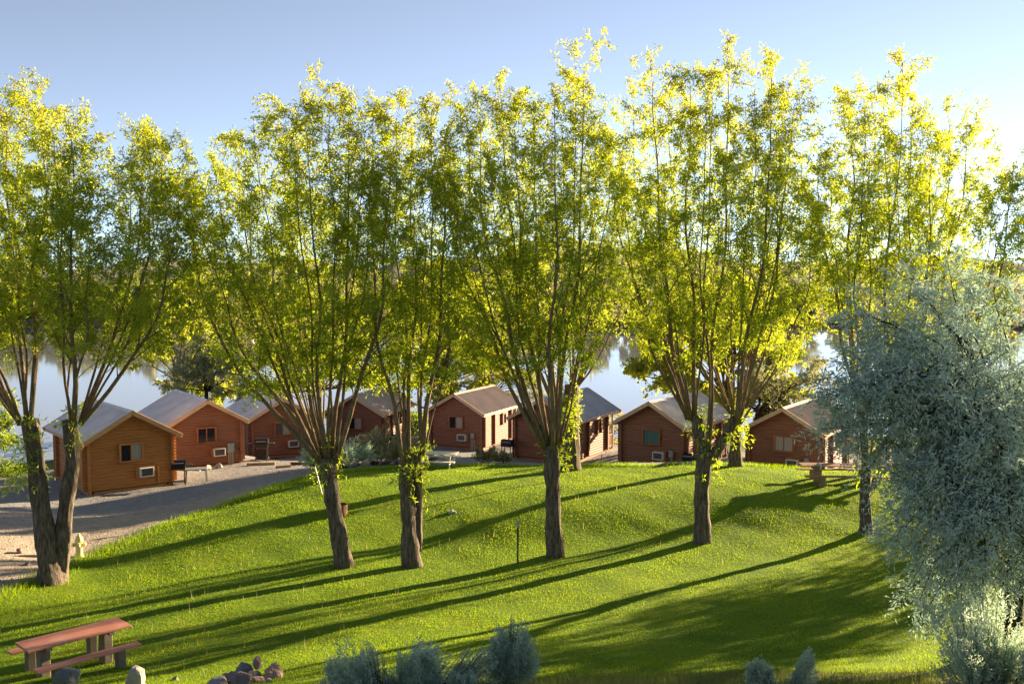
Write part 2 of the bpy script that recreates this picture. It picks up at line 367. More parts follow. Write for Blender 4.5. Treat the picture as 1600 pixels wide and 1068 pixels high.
def in_poly(X, Y, poly):
    P = np.array(poly); ins = np.zeros(X.shape, bool); j = len(P) - 1
    for i in range(len(P)):
        c = ((P[i, 1] > Y) != (P[j, 1] > Y)) & (X < (P[j, 0] - P[i, 0]) * (Y - P[i, 1]) / (P[j, 1] - P[i, 1] + 1e-12) + P[i, 0])
        ins ^= c; j = i
    return ins
def smooth_poly(P, it=2):
    P = np.array(P, float)
    for _ in range(it):
        N = np.roll(P, -1, 0); P = np.stack([.75 * P + .25 * N, .25 * P + .75 * N], 1).reshape(-1, 2)
    return P
_lp = [(-150, 990, 24.5), (0, 932, 27.7), (70, 905, 29.4), (130, 872, 31.6), (200, 847, 33.4), (300, 805, 36.8), (420, 764, 40.3), (490, 747, 42.2), (560, 735, 44.8), (620, 729, 46.4), (700, 728, 47.4), (800, 731, 46.8), (900, 736, 46.2), (1000, 739, 45.5), (1150, 735, 45.6), (1300, 738, 44.4), (1450, 745, 43), (1800, 750, 41)]
LAWN = [tuple(at(*c)[:2]) for c in _lp] + [(40, 40), (40, 22), (12, 18.2), (9.5, 19.2), (6.5, 18.3), (4.5, 19.0), (3, 18.0), (1.5, 18.4), (0, 17.6), (-4, 17.4), (-8, 17.6), (-13, 16.5), (-25, 16), (-25, 20)]
LAWN = smooth_poly(LAWN)
DIRT = smooth_poly([(-60, 22), (-17, 24), (-13.5, 29.5), (-11.3, 33), (-8, 37.5), (-6.8, 41.5), (-9.5, 42.6), (-13, 40.4), (-17, 38.4), (-24, 38.5), (-60, 44)])

def terrain():
    xs = np.concatenate([np.arange(-110, -30, 4), np.arange(-30, 32, .3), np.arange(32, 114, 4)])
    ys = np.concatenate([np.arange(-24, 8, 2), np.arange(8, 48, .3), np.arange(48, 80, .8), np.arange(80, 124, 4)])
    X, Y = np.meshgrid(xs, ys); Z = gz(X, Y)
    nx, ny = len(xs), len(ys)
    i = np.arange(ny - 1)[:, None] * nx; j = np.arange(nx - 1)[None, :]
    Q = np.stack([i + j, i + j + 1, i + nx + j + 1, i + nx + j], -1).reshape(-1, 4)
    dirt = in_poly(X, Y, DIRT).astype(float); dd, _, _ = seg_near(X, Y, DIRT); dirt = np.where(dirt > 0, .5 + np.clip(dd / 2.4, 0, .5), .5 - np.clip(dd / 2.4, 0, .5))
    dry = np.clip((20.5 - Y) / 1.5, 0, 1)
    shore = np.clip((-1.35 - Z) / .5, 0, 1) * (Y > 50)
    o = link('ground', np_mesh('ground', np.stack([X, Y, Z], -1).reshape(-1, 3), Q, attrs={'dirt': dirt.ravel(), 'dry': dry.ravel(), 'shore': shore.ravel()}, smooth=True), M['ground'])
    tag(o, kind='structure', label='grey gravel and tan dirt ground round the cabins')
    # lawn: a sheet of turf 3 cm proud of the ground
    xs = np.arange(-26, 40.1, .3); ys = np.arange(15.5, 48.4, .3); X, Y = np.meshgrid(xs, ys); nx = len(xs)
    ins = in_poly(X, Y, LAWN); ds, bx, by = seg_near(X, Y, LAWN)
    fi = ins[:-1, :-1] | ins[:-1, 1:] | ins[1:, :-1] | ins[1:, 1:]
    Xs = np.where(ins, X, bx); Ys = np.where(ins, Y, by)
    Z = gz(Xs, Ys) + np.where(ins, .03, -.01)
    i, j = np.nonzero(fi); b = i * nx + j
    Q = np.stack([b, b + 1, b + nx + 1, b + nx], -1)
    used, inv = np.unique(Q.ravel(), return_inverse=True)
    V = np.stack([Xs, Ys, Z], -1).reshape(-1, 3)[used]
    o = link('lawn', np_mesh('lawn', V, inv.reshape(-1, 4), smooth=True), M['turf']); tag(o, kind='structure', label='bright green mown lawn under the willows')

def ground_mat():
    m, n, out = mat_new('gravel_ground'); v = coords(n)
    big = noise(n, v, .35, 4); mid = noise(n, v, 3.0, 6, .65); fine = noise(n, v, 26, 5, .7)
    vo = nd(n, 'ShaderNodeTexVoronoi'); vo.inputs['Scale'].default_value = 15; n.links.new(v, vo.inputs['Vector'])
    gr = ramp(n, mid, [(.3, (.23, .225, .225)), (.7, (.37, .355, .345))])
    gr = mix(n, mathn(n, 'MULTIPLY', vo.outputs['Distance'], .75, True), gr, (.15, .145, .15))
    gr = mix(n, ramp(n, fine, [(.55, (0, 0, 0)), (.72, (.6, .6, .6))]), gr, (.50, .48, .46))
    di = ramp(n, mid, [(.3, (.28, .235, .195)), (.7, (.41, .345, .285))])
    di = mix(n, ramp(n, fine, [(.5, (0, 0, 0)), (.75, (.5, .5, .5))]), di, (.24, .20, .165))
    a = nd(n, 'ShaderNodeAttribute', attribute_name='dirt'); f = mathn(n, 'ADD', a.outputs['Fac'], mathn(n, 'MULTIPLY', mathn(n, 'SUBTRACT', mid, .5), .9))
    f = ramp(n, f, [(.38, (0, 0, 0)), (.62, (1, 1, 1))])
    c = mix(n, f, gr, di)
    a2 = nd(n, 'ShaderNodeAttribute', attribute_name='dry')
    dr = ramp(n, mid, [(.3, (.08, .105, .025)), (.6, (.12, .14, .045)), (.8, (.20, .18, .09))])
    c = mix(n, a2.outputs['Fac'], c, dr)
    a3 = nd(n, 'ShaderNodeAttribute', attribute_name='shore'); c = mix(n, a3.outputs['Fac'], c, ramp(n, mid, [(.3, (.05, .08, .015)), (.7, (.12, .15, .03))]))
    h = mathn(n, 'ADD', mathn(n, 'MULTIPLY', vo.outputs['Distance'], -.6), mathn(n, 'ADD', fine, mathn(n, 'MULTIPLY', mid, 2)))
    principled(n, out, c, .97, 0, .12, bump(n, h, .8, .03)); return m
def turf_mat():
    m, n, out = mat_new('turf'); v = coords(n)
    a = noise(n, v, .5, 5, .6); b = noise(n, v, 7, 6, .7)
    c = ramp(n, a, [(.3, (.07, .135, .006)), (.55, (.12, .195, .008)), (.75, (.17, .22, .012))])
    c = mix(n, ramp(n, b, [(.5, (0, 0, 0)), (.8, (.8, .8, .8))]), c, (.035, .05, .008))
    principled(n, out, c, .95, 0, .1, bump(n, b, 1.0, .06)); return m
M['ground'] = ground_mat(); M['turf'] = turf_mat()
terrain()

# ------------------------------------------------------------------ lake, far shore, hills
def lake():
    m, n, out = mat_new('lake_water'); v = coords(n, (1, 1, 1))
    h = mathn(n, 'ADD', noise(n, coords(n, (.25, .9, 1)), 1.2, 4), mathn(n, 'MULTIPLY', noise(n, v, .06, 3), 2))
    p = principled(n, out, (.24, .25, .24), .05, 0, .5, bump(n, h, .035, .05)); p.inputs['IOR'].default_value = 1.4
    V = [(-1500, 58, WL), (1500, 58, WL), (1500, 262, WL), (-1500, 262, WL)]
    tag(link('lake', np_mesh('lake', V, [[0, 1, 2, 3]]), m), kind='structure', label='calm pale lake behind the cabins')
lake()
def far_land():
    m, n, out = mat_new('far_shore_scrub'); v = coords(n)
    f = noise(n, v, .05, 6, .65); f2 = noise(n, v, .4, 5, .7)
    c = ramp(n, f, [(.3, (.16, .13, .07)), (.5, (.27, .20, .11)), (.7, (.13, .14, .06))]); c = mix(n, mathn(n, 'MULTIPLY', f2, .5), c, (.08, .075, .04))
    principled(n, out, c, .97, 0, .1, bump(n, f2, .8, .5)); M['far'] = m
    xs = np.linspace(-2600, 2600, 220); ys = np.concatenate([np.linspace(236, 330, 20), np.linspace(350, 1500, 30), np.linspace(1600, 6000, 24)])
    X, Y = np.meshgrid(xs, ys)
    sh = 244 + 8 * np.sin(X * .021) + 5 * np.sin(X * .06 + 2)
    Z = WL - 1 + np.clip((Y - sh + 4) / 8, 0, 1) * 2.2 + np.clip((Y - 300) / 400, 0, 1) * 6
    i = np.arange(len(ys) - 1)[:, None] * len(xs); j = np.arange(len(xs) - 1)[None, :]
    Q = np.stack([i + j, i + j + 1, i + len(xs) + j + 1, i + len(xs) + j], -1).reshape(-1, 4)
    tag(link('far_shore', np_mesh('far_shore', np.stack([X, Y, Z], -1).reshape(-1, 3), Q, smooth=True), m), kind='structure', label='tan scrubby far shore of the lake')
    m2, n, out = mat_new('distant_hill'); f = noise(n, coords(n), .006, 6, .6)
    principled(n, out, ramp(n, f, [(.3, (.17, .17, .16)), (.7, (.26, .24, .20))]), 1, 0, .05)
    xs = np.linspace(-2600, 2600, 260); ys = np.linspace(1300, 2600, 24); X, Y = np.meshgrid(xs, ys)
    ridge = 34 + 16 * np.sin(X * .004 + 1) + 12 * np.sin(X * .0093 + .4) + 6 * np.sin(X * .027) + 3 * np.sin(X * .06)
    pr = np.sin(np.clip((Y - 1300) / 1300, 0, 1) * math.pi) ** .8
    Z = 3 + ridge * pr * 1.25
    i = np.arange(len(ys) - 1)[:, None] * len(xs); j = np.arange(len(xs) - 1)[None, :]
    Q = np.stack([i + j, i + j + 1, i + len(xs) + j + 1, i + len(xs) + j], -1).reshape(-1, 4)
    tag(link('hills', np_mesh('hills', np.stack([X, Y, Z], -1).reshape(-1, 3), Q, smooth=True), m2), kind='structure', label='low hazy hills beyond the lake')
far_land()

# ------------------------------------------------------------------ leaves and trees
def leaves(P, D, L, Wd, tint, g=rng):
    """one narrow pointed leaf (4 vertices, one quad) per row: position, direction, length, width"""
    n = len(P); D = D / (np.linalg.norm(D, axis=1, keepdims=True) + 1e-9)
    r = g.normal(size=(n, 3)); S = np.cross(D, r); S /= np.linalg.norm(S, axis=1, keepdims=True) + 1e-9
    N = np.cross(S, D); L = np.asarray(L)[:, None]; Wd = np.asarray(Wd)[:, None]
    mid = P + D * L * .45
    V = np.stack([P, mid + S * Wd * .5 + N * Wd * .15, P + D * L - N * L * .08, mid - S * Wd * .5 + N * Wd * .15], 1).reshape(-1, 3)
    Q = np.arange(n * 4).reshape(-1, 4)
    return V, Q, np.repeat(tint, 4)

class Tree:
    def __init__(s, name, base, label, cat, group=None):
        s.root = tag(empty(name, tuple(base)), label, cat, group); s.base = np.array(base, float); s.LP = []; s.LD = []; s.LL = []; s.LT = []; s.n = 0
    def loc(s, P): return np.asarray(P, float) - s.base
    def trunk(s, pts, radii, mat, name='trunk', flare=True, sides=22, seed=0, thin=1.0):
        radii = [r_ * thin for r_ in radii]
        g = np.random.default_rng(seed + 5); pts = s.loc(pts); t = np.linspace(0, 1, len(pts)); n = 26
        tt = np.linspace(0, 1, n); P = np.stack([np.interp(tt, t, pts[:, k]) for k in range(3)], 1); r = np.interp(tt, t, radii)
        for _ in range(3): P[1:-1] = (P[:-2] + 2 * P[1:-1] + P[2:]) / 4
        P[:, :2] += np.cumsum(g.normal(size=(n, 2)) * .006, 0)
        if flare: r = r * (1 + .25 * np.exp(-tt * 12)); P[0, 2] -= .15
        r = r * (1 + .05 * np.sin(tt * 21 + seed) + g.normal(size=n) * .015)
        ph = g.random(4) * 6.28; fr = [3, 5, 8, 11]; am = [.07, .05, .05, .03]
        tw = tt[:, None] * g.normal() * 1.2
        def rf(a):
            k = 1 + sum(am[i] * np.sin(fr[i] * (a[None, :] + tw) + ph[i] + 2 * np.sin(tt[:, None] * (4 + i) + i)) for i in range(4))
            return k * (1 + g.normal(size=(n, sides)) * .022)
        V, Q, T = tube_arrays(P, r, sides, True, rf)
        return link(name, np_mesh(name, V, Q, T, smooth=True), mat, s.root)
    def twig_leaves(s, P, D, k, L, spread, droop, tip_t, g):
        """k leaves along the twig P (m,3) with direction field D"""
        u = (1 - .55 * g.random(k) ** 1.5 if getattr(s, 'clump', False) else g.random(k) ** .8) * (len(P) - 1) * .9999; i = np.minimum(u.astype(int), len(P) - 2); f = (u - i)[:, None]
        p = P[i] * (1 - f) + P[i + 1] * f + g.normal(size=(k, 3)) * spread * .25
        d = D * .7 + g.normal(size=(k, 3)) * .75; d[:, 2] -= droop
        s.LP.append(p); s.LD.append(d); s.LL.append(L * g.uniform(.65, 1.25, k)); s.LT.append(np.clip(tip_t + g.normal(size=k) * .16, 0, 1))
    def limb(s, P, r0, r1, mat, g, nb, blen, t0=.2, k_leaf=22, leaf=.15, droop=.5, twigs=6, upang=.9, name='limb', tintf=None, hang=.25, spread=.24, rpow=.8, sub=True, lowf=lambda t: 1.0):
        """main stem along P with side branches, twigs and leaves"""
        mb = MB(); P = s.loc(P); m = len(P); tt = np.linspace(0, 1, m); r = r0 + (r1 - r0) * tt ** rpow
        mb.tube(P, r, 8)
        tg = np.gradient(P, axis=0); tg /= np.linalg.norm(tg, axis=1, keepdims=True)
        ts = t0 + (1 - t0) * (np.arange(nb) + g.random(nb)) / nb; ph0 = g.random() * 6.28
        for q, t in enumerate(ts):
            x = t * (m - 1); i = min(int(x), m - 2); f = x - i; p = P[i] * (1 - f) + P[i + 1] * f; tv = tg[i]
            ph = ph0 + q * 2.4 + g.normal() * .4
            side = np.array([math.cos(ph), math.sin(ph), 0]); d = side * math.cos(upang) + tv * math.sin(upang) + g.normal(size=3) * .12; d /= np.linalg.norm(d)
            Lb = blen * (.35 + .9 * (1 - t) ** .8 * lowf(t)) * g.uniform(.6, 1.25)
            seg = 5; B = np.zeros((seg, 3)); B[0] = p; dd = d.copy()
            for k in range(1, seg):
                B[k] = B[k - 1] + dd * Lb / (seg - 1); dd = dd + g.normal(size=3) * .10; dd[2] -= hang * .35 * k / seg; dd /= np.linalg.norm(dd)
            rb = max(.006, r[i] * .42) * np.linspace(1, .25, seg); mb.tube(B, rb, 3, False)
            tn = (tintf(p) if tintf else .45)
            bd = B[-1] - B[0]; bd /= np.linalg.norm(bd) + 1e-9
            s.twig_leaves(B[2:], bd, int(k_leaf * .8), leaf, spread, droop, tn + .08, g)
            for w_ in range(twigs):
                u = .25 + .75 * (w_ + g.random()) / twigs; xx = u * (seg - 1); ii = min(int(xx), seg - 2); ff = xx - ii; bp = B[ii] * (1 - ff) + B[ii + 1] * ff
                td = bd * .6 + g.normal(size=3) * .55; td[2] += .15; td /= np.linalg.norm(td); Lt = g.uniform(.35, .95) * min(1.0, .5 + Lb / 4)
                W = np.stack([bp, bp + td * Lt * .5, bp + td * Lt + np.array([0, 0, -hang * Lt * .5])])
                if sub: mb.tube(W[[0, 2]], [.006, .002], 3, False)
                s.twig_leaves(W, td, k_leaf, leaf, spread, droop, tn + .10 * (u > .8), g)
        # leading shoot
        s.twig_leaves(P[-3:], tg[-1], k_leaf * 2, leaf, spread, droop * .6, (tintf(P[-1]) if tintf else .5) + .12, g)
        mb.build(name, mat, s.root, smooth=True)
    def crown(s, mat, wratio=.24, name='crown', g=rng):
        P = np.concatenate(s.LP); D = np.concatenate(s.LD); L = np.concatenate(s.LL); T = np.concatenate(s.LT)
        V, Q, T = leaves(P, D, L, L * wratio, T, g); s.n = len(P)
        s.LP = []; s.LD = []; s.LL = []; s.LT = []
        return link(name, np_mesh(name, V, Q, attrs={'tint': T}), mat, s.root)

def stem_path(h, tip, g, bow=1.7, n=14, wig=.12):
    t = np.linspace(0, 1, n); hh = 1 - (1 - t) ** bow
    P = np.zeros((n, 3)); P[:, :2] = h[:2] + (tip[:2] - h[:2]) * hh[:, None]; P[:, 2] = h[2] + (tip[2] - h[2]) * t
    ph = g.random(4) * 6.28; a = wig * np.sin(math.pi * t)
    P[:, 0] += a * np.sin(t * 7 + ph[0]) + a * .6 * np.sin(t * 15 + ph[1]); P[:, 1] += a * np.sin(t * 7 + ph[2]) + a * .6 * np.sin(t * 15 + ph[3])
    return P

def sprouts(tr, centre, n, rad, g, name='sprouts', L=.17):
    """tuft of young shoots on the pollard head"""
    c = tr.loc(centre); save = (tr.LP, tr.LD, tr.LL, tr.LT); tr.LP, tr.LD, tr.LL, tr.LT = [], [], [], []
    for i in range(n):
        d = g.normal(size=3); d[2] = d[2] * .8 + .15; d /= np.linalg.norm(d); p = c + d * rad * .3 * g.random() + np.array([0, 0, g.normal() * rad * .6])
        W = np.stack([p, p + d * rad * .5, p + d * rad + np.array([0, 0, -.12])])
        tr.twig_leaves(W, d, 12, L, .16, .5, .22, g)
    tag(tr.crown(M['willow_leaf'], .22, name, g), kind='stuff'); tr.LP, tr.LD, tr.LL, tr.LT = save

def willow(name, seed, label, base, Y, trunks, sil, n, Rr=None, dens=1.0, depth=3.2, group='willows in the front row', t0=.2, sprout=True, leafL=.14, blen=2.6, nb=20, stub=None):
    """base px,py; trunks: list of (trunk polyline px,py,radius ...) and share of the stems; sil: silhouette (px,py) of the crown top"""
    g = np.random.default_rng(seed); b = ground_at(base, Y)
    tr = Tree('willow_tree', b, label, 'willow tree', group)
    heads = []
    for ti, pts in enumerate(trunks):
        W = [at(px, py, Y + dy) for (px, py, r, dy) in pts]
        if ti == 0: W[0] = b.copy()
        tr.trunk(np.array(W), [p[2] for p in pts], M['bark'], name='trunk' if ti == 0 or len(pts) > 4 else 'trunk_arm', seed=seed + ti, flare=ti == 0, thin=.8)
        heads.append((W[-1], pts[-1]))
    sx = np.array([s_[0] for s_ in sil], float); sy = np.array([s_[1] for s_ in sil], float); lo, hi = sx.min(), sx.max(); mid = (lo + hi) / 2
    ztop = at(mid, sy.min(), Y)[2]
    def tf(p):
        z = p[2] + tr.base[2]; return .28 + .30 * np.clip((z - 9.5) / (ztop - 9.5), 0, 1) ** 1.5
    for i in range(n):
        px = lo + (hi - lo) * (i + .2 + .6 * g.random()) / n; u = (px - mid) / ((hi - lo) / 2)
        dm = .62 * depth * math.sqrt(max(.05, 1 - u * u)); dy = g.uniform(-1, 1) * dm * .75
        k = i % 3
        topz = at(px, np.interp(px, sx, sy), Y)[2]; hz = heads[0][0][2]
        f = 1 - .03 * g.random() if k != 1 else g.uniform(.72, .93)
        f *= 1 - .06 * (dy / depth) ** 2
        fw = Y * math.cos(PITCH) - 3 * math.sin(PITCH)
        tip = np.array([(px - CX) / FPX * fw * (1 + .0 * dy), Y + dy, hz + (topz - hz) * f - .55])
        h, hp = min(heads, key=lambda q: abs(q[0][0] - tip[0]) + g.random() * .3)
        hh = h + np.array([np.clip((tip[0] - h[0]) * .1, -.25, .25), np.clip(dy * .1, -.2, .2), -.15])
        big = g.uniform(.07, .10) if k == 0 else g.uniform(.035, .06)
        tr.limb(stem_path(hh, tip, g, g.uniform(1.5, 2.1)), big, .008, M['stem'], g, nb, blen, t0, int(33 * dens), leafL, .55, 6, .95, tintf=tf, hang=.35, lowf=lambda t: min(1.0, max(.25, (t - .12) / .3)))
    if sprout:
        for h, hp in heads: sprouts(tr, h + np.array([.1, -.1, -.25]), 20, .5, g)
    if stub: sprouts(tr, at(*stub), 60, .6, g)
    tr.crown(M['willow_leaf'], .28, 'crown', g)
    return tr

W1 = willow('willow_tree', 1, 'leftmost willow, twin trunks at the edge of the dirt road', 82, 29.3,
       [[(78, 908, .46, 0), (70, 840, .36, 0), (58, 740, .29, 0), (44, 655, .30, -.1)], [(90, 945, .30, .12), (98, 850, .29, .2), (108, 780, .26, .25), (119, 715, .26, .3), (112, 655, .25, .3)]],
       [(-150, 200), (-60, 130), (20, 112), (70, 125), (130, 190), (180, 205), (235, 150), (262, 200), (285, 300)], 19, dens=1.0, depth=3.6, stub=(38, 728, 29.1))
W2 = willow('willow_tree', 2, 'leaning willow with broad crown in front of the sagebrush and the white standpipe', 537, 31,
       [[(537, 885, .33, 0), (524, 790, .28, 0), (514, 715, .30, 0)]], [(290, 330), (315, 235), (370, 182), (440, 150), (500, 132), (555, 102), (598, 150), (618, 240)], 16, depth=3.6)
W3 = willow('willow_tree', 3, 'slender willow with sawn-off trunk top beside the leaning broad willow', 645, 31.2,
       [[(645, 885, .36, 0), (640, 800, .30, 0), (637, 728, .27, 0)], [(654, 860, .16, .12), (655, 780, .17, .15), (655, 705, .17, .15)]], [(575, 260), (610, 160), (655, 120), (690, 150), (722, 220)], 8, depth=2.4)
W4 = willow('willow_tree', 4, 'straight-trunked willow with leafy shoots at its head, tallest spike of leaves above', 868, 32,
       [[(868, 870, .34, 0), (866, 780, .29, 0), (864, 695, .31, 0)]], [(685, 290), (712, 165), (745, 145), (795, 100), (830, 150), (868, 130), (905, 52), (935, 130), (958, 230)], 15, depth=3.3)
W5 = willow('willow_tree', 5, 'dark willow whose trunk forks into two thick arms', 1097, 33.5,
       [[(1097, 848, .33, 0), (1096, 770, .30, 0), (1104, 705, .33, 0)], [(1104, 725, .27, 0), (1096, 690, .25, .1), (1086, 648, .24, .2)], [(1108, 720, .22, 0), (1130, 690, .20, 0), (1146, 655, .20, 0)]],
       [(940, 240), (965, 150), (1010, 95), (1060, 120), (1130, 62), (1160, 120), (1190, 85), (1240, 125), (1275, 200)], 17, depth=3.6)
W7 = willow('willow_tree', 7, 'rightmost front willow, thin trunk standing beside the silver tree', 1353, 34.3,
       [[(1353, 834, .25, 0), (1351, 770, .22, 0), (1354, 715, .22, 0)], [(1354, 730, .20, 0), (1375, 700, .19, 0), (1408, 665, .16, 0)], [(1353, 722, .16, 0), (1345, 650, .14, 0), (1338, 585, .13, 0)]],
       [(1275, 240), (1300, 150), (1335, 115), (1385, 58), (1430, 120), (1465, 190), (1500, 132), (1545, 190), (1590, 265)], 16, depth=3.4)
BG = 'willows in the back row'
B0 = willow('willow_tree', 20, 'back-row willow hidden behind the leaning broad willow, base among leafy shoots', 506, 41,
       [[(506, 752, .30, 0), (506, 715, .26, 0), (507, 690, .28, 0)]], [(300, 380), (350, 290), (420, 235), (500, 215), (570, 240)], 10, depth=3.5, group=BG, dens=.35, stub=(505, 722, 40.8))
B1 = willow('willow_tree', 21, 'stout old willow with a knobbed trunk beside the blue-roofed cabin', 893, 44.6,
       [[(892, 735, .52, 0), (893, 690, .43, 0), (892, 640, .40, 0), (893, 600, .38, 0)], [(890, 655, .16, 0), (880, 632, .17, -.2), (872, 622, .19, -.3)]], [(760, 330), (800, 250), (850, 210), (920, 190), (980, 220), (1030, 320)], 12, depth=3.3, group=BG, dens=.35, stub=(890, 640, 44.0))
B2 = willow('willow_tree', 22, 'back-row willow between the fork-trunked willow and the cabin with the pale curtain', 1148, 44.7,
       [[(1148, 733, .36, 0), (1150, 690, .30, 0), (1150, 640, .28, 0)]], [(1020, 330), (1060, 240), (1120, 185), (1190, 180), (1250, 230), (1300, 330)], 12, depth=3.6, group=BG, dens=.35)
B4 = willow('willow_tree', 23, 'back-row willow, reddish trunk seen through the silver tree', 1404, 44.0,
       [[(1404, 742, .25, 0), (1404, 700, .22, 0), (1404, 650, .22, 0)]], [(1290, 360), (1330, 280), (1400, 215), (1460, 250), (1520, 330)], 9, depth=3.2, group=BG, dens=.35)
W8 = willow('willow_tree', 24, 'willow past the right edge of the lawn, shading the lower slope', 1815, 37,
       [[(1815, 800, .34, 0), (1815, 740, .28, 0), (1815, 670, .30, 0)]], [(1650, 300), (1700, 170), (1790, 110), (1900, 120), (1990, 260)], 11, depth=3.6, t0=.08, dens=.4, leafL=.3)

def bushy(name, seed, label, cat, base, Y, sil, bottom, n, leafmat, barkmat, trunk_r, head_py, leaf=.14, wr=.4, kl=26, blen=1.6, nb=9, depth=3.0, droop=.4, group=None, twigs=6, hang=.4, tint=.5, bow=1.3, t0=.3, wig=.3):
    """rounded tree: limbs run from the head to points spread through the crown"""
    g = np.random.default_rng(seed); b = ground_at(base, Y); tr = Tree(name, b, label, cat, group)
    head = at(base, head_py, Y); tr.trunk(np.stack([b, (b + head) / 2 + g.normal(size=3) * .08, head]), [trunk_r * 1.2, trunk_r, trunk_r * .85], barkmat, seed=seed)
    sx = np.array([q[0] for q in sil], float); sy = np.array([q[1] for q in sil], float); lo, hi = sx.min(), sx.max(); mid = (lo + hi) / 2
    bx = np.array([q[0] for q in bottom], float); by = np.array([q[1] for q in bottom], float)
    for i in range(n):
        px = lo + (hi - lo) * (i + g.random()) / n; top = np.interp(px, sx, sy); bot = np.interp(px, bx, by)
        py = top + (bot - top) * (g.random() ** 1.3 if i % 2 else .06 * g.random()); u = (px - mid) / ((hi - lo) / 2)
        dy = g.uniform(-1, 1) * depth * math.sqrt(max(.05, 1 - u * u))
        p = at(px, py, Y); tip = np.array([p[0], Y + dy, p[2] - .2]); st = head if tip[2] > head[2] - .5 else (b + head) / 2
        tr.limb(stem_path(st, tip, g, bow, 12, wig), trunk_r * g.uniform(.3, .5), .008, barkmat, g, nb, blen, t0, int(kl * .62), leaf * 1.22, droop, twigs, .8, hang=hang, tintf=lambda p_: tint, rpow=.7, sub=False)
    tr.crown(leafmat, wr, 'crown', g); return tr

LG = 'trees along the near lake shore'
bushy('shade_tree', 31, 'bright green broad-leaved tree behind the gap between the two middle cabins', 'tree', 690, 72, [(600, 560), (630, 440), (690, 390), (745, 430), (785, 560)], [(600, 640), (690, 660), (785, 640)], 26, M['green_leaf'], M['bark'], .2, 600, .26, .5, 24, 2.0, 8, 3.5, group=LG, tint=.75)
bushy('olive_tree', 32, 'pale feathery tree behind the tan-roofed middle cabin', 'tree', 770, 74, [(710, 580), (740, 500), (780, 470), (825, 510), (850, 600)], [(710, 650), (780, 660), (850, 650)], 22, M['dull_leaf'], M['olive_bark'], .14, 610, .2, .3, 26, 1.6, 8, 3, group=LG)
bushy('olive_tree', 33, 'pale silvery tree behind the second and third cabins from the left', 'tree', 322, 76, [(262, 600), (290, 545), (325, 520), (370, 545), (400, 605)], [(262, 640), (325, 645), (400, 640)], 22, M['dull_leaf'], M['olive_bark'], .16, 610, .2, .3, 28, 1.6, 8, 3, group=LG)
bushy('shade_tree', 34, 'dark green broad-leaved tree over the roof right of the open water', 'tree', 1130, 64, [(990, 590), (1015, 500), (1060, 450), (1120, 430), (1190, 450), (1240, 560)], [(990, 612), (1060, 640), (1130, 640), (1240, 635)], 32, M['green_leaf'], M['bark'], .26, 620, .26, .55, 26, 2.0, 8, 3.6, group=LG, tint=.7)
bushy('shade_tree', 35, 'spreading grey-green tree with dark crooked trunk behind the rightmost cabin', 'tree', 1186, 60, [(1150, 600), (1190, 560), (1240, 545), (1290, 570), (1320, 620)], [(1150, 640), (1220, 660), (1320, 660)], 14, M['dull_leaf'], M['olive_bark'], .28, 648, .18, .35, 22, 1.6, 8, 2.6, group=LG, tint=.35)
bushy('shade_tree', 36, 'green tree behind the third and fourth cabins from the left', 'tree', 500, 78, [(390, 610), (420, 500), (480, 450), (550, 470), (600, 600)], [(390, 640), (490, 650), (600, 640)], 28, M['green_leaf'], M['bark'], .22, 610, .26, .5, 24, 2.0, 8, 3.4, group=LG, tint=.65)
bushy('shade_tree', 41, 'tall dark green tree by the water left of the pale silvery tree', 'tree', 285, 82, [(205, 560), (225, 470), (270, 410), (310, 420), (345, 480), (360, 560)], [(205, 600), (285, 625), (360, 610)], 18, M['green_leaf'], M['bark'], .24, 600, .28, .5, 24, 2.2, 8, 3.6, group=LG, tint=.65)
bushy('shade_tree', 37, 'small dark tree at the left edge by the water', 'tree', -35, 58, [(-95, 690), (-60, 630), (-20, 610), (15, 640), (28, 700)], [(-95, 720), (-30, 730), (28, 725)], 10, M['green_leaf'], M['bark'], .14, 700, .2, .4, 20, 1.3, 7, 2.0, group=LG, tint=.3)
bushy('shade_tree', 38, 'grey-green tree at the right edge behind the silver tree', 'tree', 1600, 60, [(1480, 690), (1520, 640), (1560, 610), (1600, 590), (1660, 590), (1710, 660)], [(1480, 705), (1590, 710), (1710, 705)], 14, M['dull_leaf'], M['bark'], .2, 690, .16, .35, 24, 1.4, 8, 2.6, group=LG, tint=.2)
bushy('shrub', 39, 'yellowish shrub by the water between the blue-roofed and next cabin', 'shrub', 957, 70, [(930, 655), (945, 642), (965, 640), (985, 660)], [(930, 690), (957, 690), (985, 690)], 7, M['dull_leaf'], M['olive_bark'], .06, 680, .16, .3, 18, .8, 6, 1.4, tint=.9)
bushy('shrub', 40, 'green bush beside the water right of the fourth cabin', 'shrub', 648, 74, [(628, 670), (640, 645), (656, 645), (668, 670)], [(628, 688), (648, 688), (668, 688)], 7, M['green_leaf'], M['olive_bark'], .06, 682, .2, .45, 18, .8, 6, 1.4, tint=.3)

